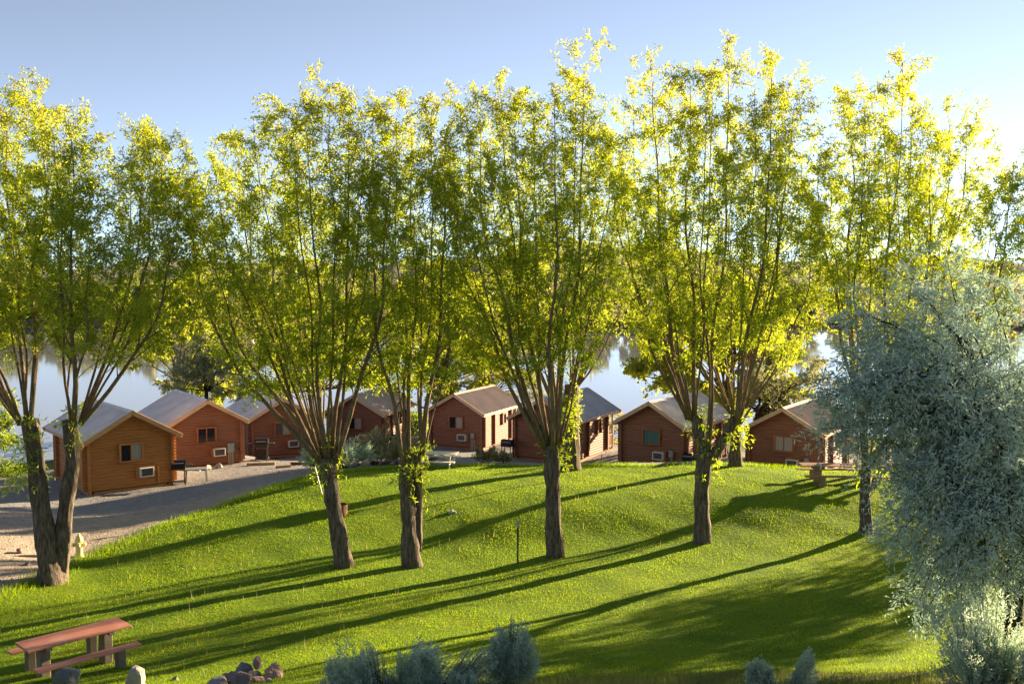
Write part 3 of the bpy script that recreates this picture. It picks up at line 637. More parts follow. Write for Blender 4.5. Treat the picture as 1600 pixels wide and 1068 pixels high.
# silver-leaved tree in the right foreground
def silver(name, seed, label, base, Y, tips, kl=30, tr_r=.2, lean=(0, 0), head_py=760):
    g = np.random.default_rng(seed); b = ground_at(base, Y); tr = Tree(name, b, label, 'tree', 'silver-leaved trees'); tr.clump = True
    head = at(base + lean[0], head_py, Y); tr.trunk(np.stack([b, (b + head) / 2 + np.array([.15, 0, 0]), head]), [tr_r * 1.3, tr_r, tr_r * .8], M['olive_bark'], seed=seed)
    for (px, py, dy) in tips:
        tip = at(px, py, Y + dy); st = head + (b - head) * g.uniform(0, .35); n = 13; t = np.linspace(0, 1, n)
        P = st + (tip - st) * t[:, None]; d = np.hypot(*(tip - st)[:2]); arch = .28 * d + .25; P[:, 2] += arch * np.sin(math.pi * t ** .8)
        a = .16 * np.sin(math.pi * t); P += np.stack([a * np.sin(t * 8 + g.random() * 6), a * np.sin(t * 9 + g.random() * 6), a * np.sin(t * 11 + g.random() * 6)], 1)
        tr.limb(P, tr_r * g.uniform(.22, .42), .006, M['olive_bark'], g, 14, 1.35, .2, int(kl * 1.25), .125, .3, 6, .8, hang=.65, tintf=lambda p_: .35 + .3 * g.random(), spread=.2, sub=True)
    tr.crown(M['silver_leaf'], .26, 'crown', g); return tr
S1 = silver('silver_tree', 51, 'large silver-leaved tree drooping to the ground in the right foreground', 1575, 20.5,
       [(1312, 590, .4), (1325, 665, .2), (1310, 640, 1), (1345, 560, .2), (1365, 620, -.5), (1395, 500, .5), (1430, 440, .2), (1480, 405, .5), (1380, 560, 1.2), (1440, 530, -.4), (1500, 480, 1.5), (1555, 430, .6),
        (1420, 640, -.8), (1460, 600, -1.2), (1640, 450, .8), (1408, 800, -.6), (1425, 860, -.9), (1440, 930, -1.2), (1470, 880, -1.6), (1500, 800, -1.4), (1480, 720, -1.3), (1540, 700, -1.8), (1560, 800, -2.0), (1590, 640, -1.5),
        (1620, 760, -1.8), (1540, 900, -2.0), (1600, 880, -2.3), (1650, 620, 0), (1700, 700, -.5), (1720, 560, .5), (1440, 780, .5), (1455, 690, .4), (1405, 700, .3), (1520, 640, 1.4), (1490, 960, -1.6), (1680, 850, -1.2), (1305, 690, .6), (1330, 610, -.4), (1350, 690, 0), (1410, 830, -1.2), (1300, 620, 0), (1400, 740, -.2), (1350, 520, .8), (1450, 470, -.4), (1395, 590, -1), (1640, 900, -2.2), (1530, 920, -2.0), (1450, 950, -1.5), (1580, 840, -2.6), (1450, 840, -1.4), (1500, 880, -2.2), (1340, 480, .6), (1690, 930, -2.0), (1740, 900, -1.4), (1790, 860, -.6), (1760, 980, -2.4), (1800, 780, -.4)], 13)
S2 = silver('silver_tree', 52, 'second silver-leaved tree at the right edge behind the large one', 1645, 36.5,
       [(1530, 660, 0), (1560, 610, .6), (1545, 720, -.6), (1590, 585, .4), (1600, 680, -1.4), (1560, 770, -.6), (1640, 570, 0), (1650, 700, -1.8), (1700, 590, .4), (1720, 680, -1.2), (1750, 640, .4), (1600, 740, 1.2), (1540, 750, 1), (1770, 720, 0), (1690, 760, -1.4), (1640, 770, -1.8), (1720, 780, -.6), (1580, 650, 1.6), (1660, 520, 0), (1700, 500, .6), (1740, 540, 1.6), (1620, 540, 1), (1760, 600, 2), (1800, 660, 1), (1820, 560, .5)], 14, .2, head_py=740)

# ------------------------------------------------------------------ sagebrush
def sagebrush(label, px, Y, wd, ht, seed, mat, n=260, cat='sagebrush', group='sagebrush clumps', name='sagebrush', off=0.0, leaf=.064, kl=34):
    g = np.random.default_rng(seed); b = ground_at(px, Y); b[2] += off
    tr = Tree(name, b, label, cat, group); mb = MB()
    lobes = [(g.normal() * wd * .28, g.normal() * wd * .18, g.uniform(.7, 1.0)) for _ in range(max(3, int(wd * 4)))]
    for i in range(n):
        lx, ly, lh = lobes[i % len(lobes)]; a = g.random() * 6.28; q = g.random() ** .6
        rad = wd * .24 * q; st = np.array([lx * .3 + g.normal() * .04, ly * .3 + g.normal() * .04, -.05])
        h = ht * lh * (1 - .55 * q * q) * g.uniform(.75, 1.08); tip = np.array([lx + math.cos(a) * rad, ly + math.sin(a) * rad * .8, h])
        t = np.linspace(0, 1, 5)[:, None]; P = st + (tip - st) * np.concatenate([t ** .9, t ** .9, t ** 1.15], 1) + g.normal(size=(5, 3)) * .012
        if i % 3 == 0: mb.tube(P, np.linspace(.011, .003, 5), 3, False)
        u = .45 + .55 * g.random(kl) ** .8; x = u * 4; k = np.minimum(x.astype(int), 3); f = (x - k)[:, None]; p = P[k] * (1 - f) + P[k + 1] * f + g.normal(size=(kl, 3)) * .012
        d = (tip - st) / (np.linalg.norm(tip - st) + 1e-9) * 1.1 + g.normal(size=(kl, 3)) * .6
        tr.LP.append(p); tr.LD.append(d); tr.LL.append(leaf * g.uniform(.7, 1.3, kl)); tr.LT.append(np.clip(.42 + g.normal(size=kl) * .14 + .2 * g.normal(), 0, .95))
    mb.build('stems', M['sage_wood'], tr.root); tr.crown(mat, .24, 'foliage', g)
sagebrush('broad blue-grey sagebrush at the bottom edge, left of the pointed one', 610, 14.2, 1.7, 1.12, 61, M['sage_leaf'], 420)
sagebrush('rounded sagebrush at the left end of the broad one at the bottom edge', 552, 14.0, .9, .72, 75, M['sage_leaf'], 200)
sagebrush('small pale sagebrush between the broad and the pointed one at the bottom edge', 682, 13.7, .62, .86, 62, M['sage_leaf'], 150)
sagebrush('tall pointed blue-grey sagebrush at the bottom centre', 783, 14.2, .9, 1.24, 63, M['sage_leaf'], 380)
sagebrush('low sagebrush sprig at the foot of the pointed one', 722, 13.4, .45, .55, 64, M['sage_leaf'], 90)
sagebrush('small sagebrush at the bottom edge right of centre', 1207, 13.6, .7, .72, 65, M['sage_leaf'], 190)
sagebrush('large dark sagebrush in the bottom right corner under the silver tree', 1545, 14.8, 2.2, 1.5, 66, M['sage_leaf'], 620)
sagebrush('sagebrush at the far right edge beside the large corner one', 1640, 14.0, 1.1, 1.2, 67, M['sage_leaf'], 260)
sagebrush('sunlit pale sagebrush, largest of the clump before the fourth cabin', 585, 49.5, 3.4, 2.0, 68, M['sage_warm'], 300, leaf=.16, kl=34)
sagebrush('pale sagebrush right of the largest one before the fourth cabin', 622, 49.0, 2.4, 1.2, 69, M['sage_warm'], 170, leaf=.15, kl=30)
sagebrush('greenish sagebrush behind the leaning willow trunk, left of the clump', 540, 47.5, 2.6, 1.6, 70, M['sage_leaf'], 190, leaf=.15, kl=30)
sagebrush('dark green sagebrush at the lawn edge left of the leaning willow', 497, 45.5, 1.9, 1.3, 71, M['sage_leaf'], 150, leaf=.14, kl=28)
sagebrush('upright grey-green shrub behind the lawn left of the lone grill', 762, 49.5, 1.1, 1.05, 72, M['sage_warm'], 90, leaf=.14, kl=26)
sagebrush('low grey-green shrub behind the lawn beside the upright one', 783, 49.2, 1.1, .65, 73, M['sage_warm'], 80, leaf=.13, kl=26)
sagebrush('sagebrush behind the left end of the white picnic table', 668, 49.5, 1.5, .85, 74, M['sage_warm'], 90, leaf=.14, kl=26)

# ------------------------------------------------------------------ woods on the far shore (one mass)
def far_wood():
    g = np.random.default_rng(77); P = []; S = []
    for i in range(230):
        x = g.uniform(-330, 330); y = 252 + g.random() ** 1.6 * 60; h = g.uniform(3, 8) + 6 * max(0, math.sin(x * .02 + 1.2)) * g.random() + (5 if -150 < x < -60 else 0)
        k = int(60 * h / 6); q = g.normal(size=(k, 3)); q /= np.linalg.norm(q, axis=1, keepdims=True); q *= g.random((k, 1)) ** .33
        P.append(np.array([x, y, WL + 1 + h * .5]) + q * np.array([h * .42, h * .42, h * .52])); S.append(np.full(k, h * .16))
    for i in range(900):
        x = g.uniform(-330, 330); y = 246 + 8 * math.sin(x * .021) + 5 * math.sin(x * .06 + 2) + g.random() * 6
        k = 10; P.append(np.array([x, y, WL + .9]) + g.normal(size=(k, 3)) * np.array([1.2, .8, .55])); S.append(np.full(k, .8))
    n1 = sum(len(p) for p in P[:230]); P = np.concatenate(P); S = np.concatenate(S); tint = np.clip(np.where(np.arange(len(P)) < n1, .25, .9) + g.normal(size=len(P)) * .15, 0, 1)
    V, Q, T = leaves(P, g.normal(size=P.shape), S * 2, S * 1.5, tint, g)
    m = leaf_mat('far_foliage', [(0, (.10, .13, .05)), (.5, (.18, .20, .08)), (.8, (.32, .26, .13)), (1, (.46, .34, .17))], .45)
    tag(link('far_wood', np_mesh('far_wood', V, Q, attrs={'tint': T}), m), 'band of reeds and dark trees on the far lake shore', 'woodland', kind='stuff')
far_wood()

# ------------------------------------------------------------------ log cabins
SL = (CP - CE) / (CW / 2); HW = CW / 2; BACK = 4.3; LH = .145
def gable_mesh():
    mb = MB(); k = 0
    while k * LH < CP - .1:
        z0 = k * LH; zs = np.array([0, .12, .5, .88, 1.0]) * LH + z0; ys = np.array([0, -.018, -.028, -.018, 0])
        hw = np.where(zs <= CE, HW, np.maximum(.02, HW - (zs - CE) / SL))
        V = [(-h, y, z) for h, y, z in zip(hw, ys, zs)] + [(h, y, z) for h, y, z in zip(hw, ys, zs)]
        Q = [[i, i + 5, i + 6, i + 1] for i in range(4)]; mb.add(V, Q); k += 1
    zt = k * LH; mb.add([(-HW, .02, 0), (HW, .02, 0), (HW, .02, CE), (0, .02, CP), (-HW, .02, CE)], [[0, 1, 2, 4]], [[4, 2, 3]])
    return mb.mesh('gable_wall')
def side_mesh():
    mb = MB(); k = 0
    while k * LH < CE - .02:
        z0 = k * LH; zs = np.minimum(np.array([0, .12, .5, .88, 1.0]) * LH + z0, CE); xs = np.array([0, .018, .028, .018, 0])
        V = [(x, 0, z) for x, z in zip(xs, zs)] + [(x, BACK, z) for x, z in zip(xs, zs)]
        mb.add(V, [[i, i + 5, i + 6, i + 1] for i in range(4)]); k += 1
    mb.add([(-.03, 0, 0), (-.03, BACK, 0), (-.03, BACK, CE), (-.03, 0, CE)], [[0, 1, 2, 3]])
    return mb.mesh('side_wall')
def ends_mesh(axis, L):
    """column of crossing log ends, growing out from the wall along the axis"""
    mb = MB()
    for k in range(int(CE / LH)):
        z = (k + (.5 if axis == 'y' else .98)) * LH
        if z > CE - .05: continue
        p, q = ((0, -L, z), (0, .05, z)) if axis == 'y' else ((-.05, 0, z), (L, 0, z))
        mb.tube(np.array([p, q]), .078, 8)
    return mb.mesh('log_ends')
def roof_mesh():
    n = int((CL + COF) / .17) * 4; ys = np.linspace(-COF, CL, n + 1); off = .017 * np.array([0, 1, 0, -1])[np.arange(n + 1) % 4]
    xe = HW + COS; ze = CE - COS * SL; nx, nz = SL / math.hypot(1, SL), 1 / math.hypot(1, SL)
    V = []; xs = [0.02, xe * .5, xe]
    for x in xs:
        z = CP - x * SL
        V += [(x + o_ * nx, y, z + .085 + o_ * nz) for y, o_ in zip(ys, off)]
    m = n + 1; Q = []
    for r in range(2): Q += [[r * m + i, (r + 1) * m + i, (r + 1) * m + i + 1, r * m + i + 1] for i in range(n)]
    mb = MB().add(V, Q)
    z0, z1 = CP, CP - xe * SL
    a = [(0, -COF + .03, z0 + .055), (xe - .03, -COF + .03, z1 + .075), (xe - .03, CL - .03, z1 + .075), (0, CL - .03, z0 + .055)]
    b = [(x, y, z - .055) for x, y, z in a]
    mb.add(a + b, [[0, 1, 2, 3], [7, 6, 5, 4], [0, 4, 5, 1], [1, 5, 6, 2], [2, 6, 7, 3]])
    return mb.mesh('roof_panel')
ME = dict(gable=gable_mesh(), side=side_mesh(), endy=ends_mesh('y', .17), endx=ends_mesh('x', .17), roof=roof_mesh())
xe = HW + COS
ME['barge'] = MB().bar((0, 0, CP + .0), (xe + .04, 0, CP - (xe + .04) * SL), .05, .2, .008).mesh('barge_board')
ME['fascia'] = MB().box((-.02, -COF + .03, -.1), (.02, CL - .03, .05), .006).mesh('eave_board')
cap = MB()
for s_ in (-1, 1):
    V = [(0, -COF - .03, CP + .115), (s_ * .17, -COF - .03, CP + .112 - .17 * SL), (s_ * .17, CL + .02, CP + .112 - .17 * SL), (0, CL + .02, CP + .115)]
    cap.add(V, [[0, 1, 2, 3] if s_ > 0 else [3, 2, 1, 0]])
ME['cap'] = cap.mesh('ridge_cap')
ME['skid_gap'] = MB().box((-HW + .12, .1, -.45), (HW - .12, BACK - .05, .0)).mesh('skid_gap_shade')  # solid dark box: skids, with the shade of the open gap painted in
beam = MB()
for s_ in (-1, 1): beam.box((s_ * (HW - .14) - .09, -.02, -.3), (s_ * (HW - .14) + .09, CL - .3, -.02), .01)
beam.box((-HW + .3, -.02, -.2), (HW - .3, .1, -.03), .01); ME['beam'] = beam.mesh('base_beam')
ME['deck'] = MB().box((-HW + .02, BACK + .04, -.12), (HW - .02, CL - .18, -.02), .01).mesh('porch_deck')
ME['post'] = MB().box((-.05, -.05, -.35), (.05, .05, CE - .12), .008).mesh('post')
def railing_mesh(L, n):
    mb = MB().box((0, -.03, .82), (L, .03, .88), .006).box((0, -.025, .14), (L, .025, .19), .006)
    for i in range(n): mb.box((L * (i + .5) / n - .03, -.012, .17), (L * (i + .5) / n + .03, .012, .83))
    return mb.mesh('railing')
ME['rail_s'] = railing_mesh(CL - .3 - BACK, 8); ME['rail_b'] = railing_mesh(CW - .3, 20)
def frame_mesh(w_, h_, mul=True):
    t = .085; mb = MB()
    mb.box((-w_ / 2 - t, -.125, h_), (w_ / 2 + t, 0, h_ + t), .008); mb.box((-w_ / 2 - t - .04, -.155, -.06), (w_ / 2 + t + .04, 0, -.002), .008)
    for s_ in (-1, 1): mb.box((s_ * (w_ / 2 + t / 2) - t / 2, -.12, 0), (s_ * (w_ / 2 + t / 2) + t / 2, 0, h_), .008)
    if mul: mb.box((-.028, -.075, 0), (.028, 0, h_), .006)
    for s_ in (-1, 1): mb.box((s_ * (w_ / 2 - .012) - .012, -.052, .002), (s_ * (w_ / 2 - .012) + .012, -.045, h_ - .002))
    return mb.mesh('window_frame')
WW, WH = .92, .72
ME['wframe'] = frame_mesh(WW, WH); ME['sframe'] = frame_mesh(.42, .62, False)
ME['pane'] = MB().box((-WW / 4 + .014, -.048, .002), (WW / 4 - .014, -.03, WH - .002)).mesh('pane')
ME['spane'] = MB().box((-.2, -.048, .002), (.2, -.03, .618)).mesh('pane')
ac = MB().box((-.31, -.30, 0), (.31, -.012, .045), .01).box((-.31, -.30, .365), (.31, -.012, .41), .01)
for s_ in (-1, 1): ac.box((s_ * .285 - .025, -.30, .045), (s_ * .285 + .025, -.012, .365), .006)
ME['ac'] = ac.mesh('air_conditioner')
gr = MB().box((-.26, -.27, .045), (.26, -.24, .365))
for i in range(7): gr.box((-.26, -.285, .06 + i * .044), (.26, -.268, .075 + i * .044))
ME['acg'] = gr.mesh('grille')
ME['acs'] = MB().box((-.4, -.12, -.06), (.4, -.01, -.004), .008).box((-.4, -.10, .415), (.4, -.01, .47), .008).box((-.42, -.10, -.06), (-.33, -.01, .47), .006).box((.33, -.10, -.06), (.42, -.01, .47), .006).mesh('wood_surround')
ME['ebox'] = MB().box((-.17, -.2, .55), (.17, -.06, 1.08), .015).box((-.175, -.215, .56), (.175, -.2, 1.07), .006).mesh('meter_box')
cd = MB()
for x in (-.11, 0, .11): cd.tube(np.array([(x, -.13, -.25), (x, -.13, .56)]), .022, 8)
ME['cond'] = cd.mesh('conduit')
ME['ebox_s'] = MB().box((-.12, -.2, .62), (.12, -.08, 1.0), .012).box((-.125, -.213, .63), (.125, -.2, .99), .005).mesh('meter_box')
ME['epost'] = MB().box((-.09, -.16, -.3), (.09, -.05, .62), .01).mesh('box_post')

CABS = {
 1: ('orange-brown log cabin at the far left beside the dirt road', 'log_orange', 'roof_grey', 'trim_warm', 'frame_orange', ('glass', 'curtain'), None),
 2: ('brown log cabin second from the left, white stones along its front wall', 'log_brown', 'roof_grey', 'trim', 'frame_wood', ('glass', 'glass'), 'big'),
 3: ('brown log cabin third from the left, black grill standing in front of it', 'log_brown', 'roof_grey', 'trim', 'frame_wood', ('glass', 'curtain'), 'small'),
 4: ('red-brown log cabin with plain tan roof behind the pale sagebrush clump', 'log_red', 'roof_tan', 'trim', 'frame_wood', ('glass', 'curtain'), None),
 5: ('red-brown log cabin with ribbed tan roof behind the white picnic table', 'log_red', 'roof_tan', 'trim', 'frame_wood', ('glass', 'curtain'), 'small'),
 6: ('red-brown log cabin with blue-grey corrugated roof behind the stout old willow', 'log_red', 'roof_blue', 'trim', 'frame_wood', ('glass', 'glass'), None),
 7: ('brown log cabin with teal curtains, left of the fork-trunked willow', 'log_brown', 'roof_grey', 'trim', 'frame_wood', ('curtain_teal', 'curtain_teal'), 'post'),
 8: ('brown log cabin with pale curtains, rightmost of the row beyond the right picnic table', 'log_brown', 'roof_tan', 'trim', 'frame_wood', ('curtain', 'curtain'), 'post')}
for k, (lab, lg, rf, tm, fr, cur, eb) in CABS.items():
    X, Y, Z, A = CAB[k]; c = tag(empty('log_cabin', (X, Y, Z), R(A)), lab, 'cabin', 'log cabins in a row by the lake')
    L_, RF, TM, FR = M[lg], M[rf], M[tm], M[fr]
    link('front_wall', ME['gable'], L_, c); link('back_wall', ME['gable'], L_, c, (0, BACK, 0), (0, 0, math.pi))
    link('side_wall', ME['side'], L_, c, (HW - .004, 0, 0)); link('side_wall', ME['side'], L_, c, (-HW + .004, BACK, 0), (0, 0, math.pi))
    for s_ in (-1, 1):
        link('log_ends', ME['endy'], L_, c, (s_ * (HW - .085), -.01, 0))
        for y in (.08, 1.55, BACK - .08): link('log_ends', ME['endx'], L_, c, (s_ * HW, y, 0), (0, 0, 0 if s_ > 0 else math.pi))
        rp = link('roof_panel', ME['roof'], RF, c, (0, 0 if s_ > 0 else CL - COF, 0), (0, 0, 0 if s_ > 0 else math.pi))
        for y in (-COF - .03, CL + .03): link('barge_board', ME['barge'], TM, c, (0, y, 0), (0, 0, 0 if s_ > 0 else math.pi))
        link('eave_board', ME['fascia'], TM, c, (s_ * (xe - .05), 0, CP - xe * SL - .005))
        link('post', ME['post'], L_, c, (s_ * (HW - .12), CL - .3, 0))
        link('railing', ME['rail_s'], L_, c, (s_ * (HW - .12), BACK + .02, 0), (0, 0, math.pi / 2))
    link('railing', ME['rail_b'], L_, c, (-HW + .15, CL - .3, 0)); link('porch_deck', ME['deck'], M['deck'], c)
    link('ridge_cap', ME['cap'], RF, c); link('skid_gap_shade', ME['skid_gap'], M['gap_shade'], c); link('base_beam', ME['beam'], FR, c)
    wn = link('window', ME['wframe'], FR, c, (0, -.04, 1.25))
    for s_, cm in zip((-1, 1), cur): link('pane', ME['pane'], M[cm], wn, (s_ * WW / 4, 0, 0))
    sw = link('window', ME['sframe'], FR, c, (HW + .03, 3.05, 1.28), (0, 0, math.pi / 2)); link('pane', ME['spane'], M['glass'], sw)
    a = link('air_conditioner', ME['ac'], M['white_plastic'], c, (.62 if k < 5 else .5, -.05, .45)); link('grille', ME['acg'], M['grille'], a); link('wood_surround', ME['acs'], FR, a)
    if eb == 'big':
        e = link('meter_box', ME['ebox'], M['grey_metal'], c, (1.28, 0, 0)); link('conduit', ME['cond'], M['conduit'], e)
    elif eb == 'small':
        e = link('meter_box', ME['ebox_s'], M['grey_metal'], c, (1.25, 0, 0)); link('conduit', ME['cond'], M['conduit'], e)
    elif eb == 'post':
        e = link('meter_box', ME['ebox_s'], M['grey_metal'], c, (1.22, 0, 0)); link('box_post', ME['epost'], M['timber'], e)
    elif k == 1:
        link('cable_box', MB().box((-.05, -.12, .05), (.05, -.04, .85), .008).mesh('cable_box'), FR, c, (1.22, 0, 0))

# ------------------------------------------------------------------ grills
GM = {}
def half_drum(r, L, n=8):
    mb = MB(); a = np.linspace(0, math.pi, n + 1); V = [(x, -r * math.cos(t), r * .85 * math.sin(t)) for x in (-L / 2, L / 2) for t in a]; m = n + 1
    mb.add(V, [[i + 1, i, m + i, m + i + 1] for i in range(n)]); mb.add(V[:m] + [(-L / 2, 0, 0)], T=[[i, i + 1, m] for i in range(n)]); mb.add(V[m:] + [(L / 2, 0, 0)], T=[[i + 1, i, m] for i in range(n)])
    return mb
GM['lid'] = half_drum(.26, .66).mesh('lid', False)
GM['handle'] = MB().tube(np.array([(-.24, -.30, .10), (.24, -.30, .10)]), .014, 8).tube(np.array([(-.2, -.24, .08), (-.2, -.31, .10)]), .01, 6).tube(np.array([(.2, -.24, .08), (.2, -.31, .10)]), .01, 6).mesh('handle')
GM['box'] = MB().box((-.33, -.26, -.2), (.33, .26, -.003), .03).mesh('firebox')
GM['shelf'] = MB().box((0, -.2, -.035), (.3, .2, 0), .01).mesh('side_shelf')
GM['leg'] = MB().box((-.02, -.02, 0), (.02, .02, .72), .004).mesh('leg')
GM['panel'] = MB().box((-.24, -.2, .1), (.24, -.17, .62), .01).mesh('front_panel')
GM['rack'] = MB().box((-.3, -.22, .10), (.3, .22, .125), .006).mesh('bottom_rack')
GM['wheel'] = MB().lathe([(.0, -.025), (.03, -.03), (.085, -.02), (.095, 0), (.085, .02), (.03, .03), (0, .025)], 14, Matrix.Rotation(math.pi / 2, 4, 'Y')).mesh('wheel', True)
def grill(label, px, Y, rz, shelves=(1, -1), panel=True, s=1.0, dz=0):
    b = ground_at(px, Y); g_ = tag(empty('barbecue_grill', (b[0], b[1], b[2] + dz), R(rz)), label, 'grill', 'barbecue grills by the cabins'); g_.scale = (s, s, s)
    link('firebox', GM['box'], M['black'], g_, (0, 0, .92)); l = link('lid', GM['lid'], M['black'], g_, (0, 0, .92)); link('handle', GM['handle'], M['conduit'], l)
    for sx in shelves: link('side_shelf', GM['shelf'], M['black_matt'], g_, (sx * .335, 0, .9), (0, 0, 0 if sx > 0 else math.pi))
    for x in (-.27, .27):
        for y in (-.2, .2): link('leg', GM['leg'], M['black_matt'], g_, (x, y, 0))
    if panel: link('front_panel', GM['panel'], M['black_matt'], g_)
    link('bottom_rack', GM['rack'], M['black_matt'], g_)
    for x in (-.31, .31): link('wheel', GM['wheel'], M['black_matt'], g_, (x, .2, .095))
grill('black domed grill at the corner of the orange-brown cabin beside the grey folding table', 279, 46.3, 20, (1,), False)
grill('black grill with two side shelves on the gravel before the third cabin', 409, 55.5, 8, (1, -1), True, 1.12)
grill('black grill at the right corner of the cabin behind the sagebrush', 616, 64.5, -15, (1, -1), True)
grill('lone dark grill on slim legs between the ribbed tan roof and blue-grey roof cabins', 793, 56.8, -25, (), False)
grill('black grill at the right corner of the teal-curtained cabin', 1077, 51.6, -30, (1,), True)

# folding table
b = ground_at(307, 46.2); t = tag(empty('folding_table', tuple(b), R(14)), 'grey folding table beside the grill at the orange-brown cabin', 'table')
MB().box((-.5, -.3, .68), (.5, .3, .72), .01).build('table_top', M['table_grey'], t)
for x in (-.44, .44):
    for y in (-.24, .24): MB().bar((x, y, .68), (x * 1.06, y * 1.1, 0), .035, .035).build('leg', M['black_matt'], t)

# ------------------------------------------------------------------ picnic tables
def place(px, Y, name, rz, label, cat, group=None):
    b = ground_at(px, Y); return tag(empty(name, tuple(b), R(rz)), label, cat, group)
# red table, bottom left
rx, ry = -9.62, 21.45
t = tag(empty('picnic_table', (rx, ry, g1(rx, ry) + .06), R(46)), 'worn red picnic table on concrete legs in the bottom left corner', 'picnic table', 'picnic tables on the lawn')
for i in range(4): MB().box((-1.12, -.37 + i * .187, .73), (1.12, -.37 + i * .187 + .178, .785), .01).build('board', M['red_paint'], t)
for sy in (-1, 1):
    for i in range(2): MB().box((-1.12, sy * .74 - .14 + i * .143, .43), (1.12, sy * .74 - .14 + i * .143 + .136, .475), .01).build('bench_board', M['red_paint'], t)
for x in (-.68, .68):
    MB().box((x - .1, -.15, -.3), (x + .1, .15, .66), .015).build('leg', M['concrete'], t)
    MB().box((x - .07, -.36, .655), (x + .07, .36, .728), .01).build('crosspiece', M['concrete'], t)
    for sy in (-1, 1): MB().box((x - .09, sy * .74 - .1, -.3), (x + .09, sy * .74 + .1, .428), .015).build('bench_leg', M['concrete'], t)
# concrete-legged table at the right
t = place(1316, 40.2, 'picnic_table', -3, 'faded red picnic table on concrete legs before the rightmost cabin', 'picnic table', 'picnic tables on the lawn')
for i in range(4): MB().box((-1.7, -.38 + i * .192, .74), (1.7, -.38 + i * .192 + .184, .79), .01).build('board', M['pink_wood'], t)
for sy in (-1, 1):
    for i in range(2): MB().box((-1.7, sy * .78 - .14 + i * .143, .42), (1.7, sy * .78 - .14 + i * .143 + .136, .465), .01).build('bench_board', M['pink_wood'], t)
for x in (-1.0, 1.0):
    MB().box((x - .14, -.14, -.3), (x + .14, .14, .735), .02).build('leg', M['concrete'], t)
    MB().box((x - .22, -.3, .6), (x + .22, .3, .737), .03).build('crosspiece', M['concrete'], t)
    for sy in (-1, 1): MB().box((x - .11, sy * .78 - .11, -.3), (x + .11, sy * .78 + .11, .418), .015).build('bench_leg', M['concrete'], t)
# white A-frame table
t = place(684, 46.4, 'picnic_table', -8, 'whitewashed wooden A-frame picnic table at the far edge of the lawn', 'picnic table', 'picnic tables on the lawn')
for i in range(5): MB().box((-.95, -.37 + i * .15, .72), (.95, -.37 + i * .15 + .14, .76), .006).build('board', M['white_wood'], t)
for sy in (-1, 1):
    for i in range(2): MB().box((-.95, sy * .72 - .13 + i * .135, .42), (.95, sy * .72 - .13 + i * .135 + .128, .46), .006).build('bench_board', M['white_wood'], t)
for x in (-.66, .66):
    for sy in (-1, 1): MB().bar((x, sy * .22, .72), (x, sy * .66, -.06), .045, .10, .006, up=(0, sy, 0)).build('leg', M['white_wood'], t)
    MB().box((x + .03, -.86, .33), (x + .07, .86, .418), .006).build('crosspiece', M['white_wood'], t)
    MB().bar((x * .9, 0, .37), (x * .2, 0, .715), .04, .07).build('brace', M['white_wood'], t)

# ------------------------------------------------------------------ hydrant, standpipes and small things
h = place(124, 31.9, 'fire_hydrant', 20, 'pale yellow fire hydrant on the lawn edge beside the twin-trunked willow', 'hydrant')
MB().lathe([(0, -.1), (.16, -.1), (.16, .03), (.12, .05), (.12, .10), (.108, .12), (.108, .50), (.135, .52), (.135, .56), (0, .56)], 18).build('barrel', M['hydrant'], h, True)
MB().lathe([(.125, .56), (.118, .62), (.085, .69), (.045, .725), (.04, .73), (.035, .78), (0, .785)], 18).build('bonnet', M['hydrant'], h, True)
for ang in (0, 180, 270):
    Mx = Matrix.Rotation(R(ang), 4, 'Z') @ Matrix.Translation((.1, 0, .42)) @ Matrix.Rotation(math.pi / 2, 4, 'Y')
    MB().lathe([(.055, -.02), (.055, .05), (.07, .052), (.07, .09), (.025, .095), (.025, .125), (0, .125)], 12, Mx).build('outlet_cap', M['hydrant'], h, True)

s1 = place(504, 39.0, 'standpipe', 0, 'leaning white standpipe with tap on the lawn left of the leaning willow', 'standpipe')
MB().tube(np.array([(0, 0, -.1), (-.17, 0, .6), (-.30, 0, 1.12)]), .03, 10).build('pipe', M['pipe_white'], s1)
MB().tube(np.array([(-.30, 0, 1.10), (-.31, 0, 1.2)]), .04, 10).tube(np.array([(-.31, 0, 1.17), (-.45, -.05, 1.19), (-.47, -.05, 1.10)]), .024, 8).box((-.36, -.05, 1.2), (-.24, .05, 1.225)).build('tap', M['black_matt'], s1)
s2 = place(809, 31.2, 'sprinkler_post', 0, 'thin dark metal post with pale top standing on the lawn left of the straight willow', 'post')
MB().tube(np.array([(0, 0, -.1), (0, 0, 1.2)]), .028, 8).build('post', M['pipe_green'], s2)
MB().tube(np.array([(0, 0, 1.2), (0, 0, 1.42)]), .034, 8).box((-.05, -.03, 1.3), (.04, .03, 1.37)).build('head', M['conduit'], s2)
s3 = place(853, 41.0, 'standpipe', 0, 'white post half hidden behind the straight willow trunk', 'standpipe')
MB().tube(np.array([(0, 0, -.1), (0, 0, 1.05)]), .045, 10).build('pipe', M['pipe_white'], s3); MB().lathe([(.06, 1.05), (.06, 1.1), (.03, 1.13), (0, 1.13)], 10).build('cap', M['pipe_white'], s3)
s4 = place(940, 53.6, 'standpipe', 0, 'small white water tap by the side of the blue-grey roofed cabin', 'standpipe')
MB().tube(np.array([(0, 0, -.1), (0, 0, .62)]), .028, 8).build('pipe', M['pipe_white'], s4); MB().tube(np.array([(0, 0, .6), (0, -.12, .62), (0, -.13, .54)]), .024, 8).build('tap', M['conduit'], s4)
fr_ = place(530, 36.4, 'fire_ring', 0, 'rusty steel fire ring on the lawn behind the leaning willow', 'fire ring')
MB().lathe([(.31, -.1), (.31, .4), (.29, .4), (.29, -.1)], 22).build('steel_band', M['rust'], fr_, True); MB().lathe([(0, .06), (.2, .08), (.29, .04)], 14).build('ash', M['black_matt'], fr_)
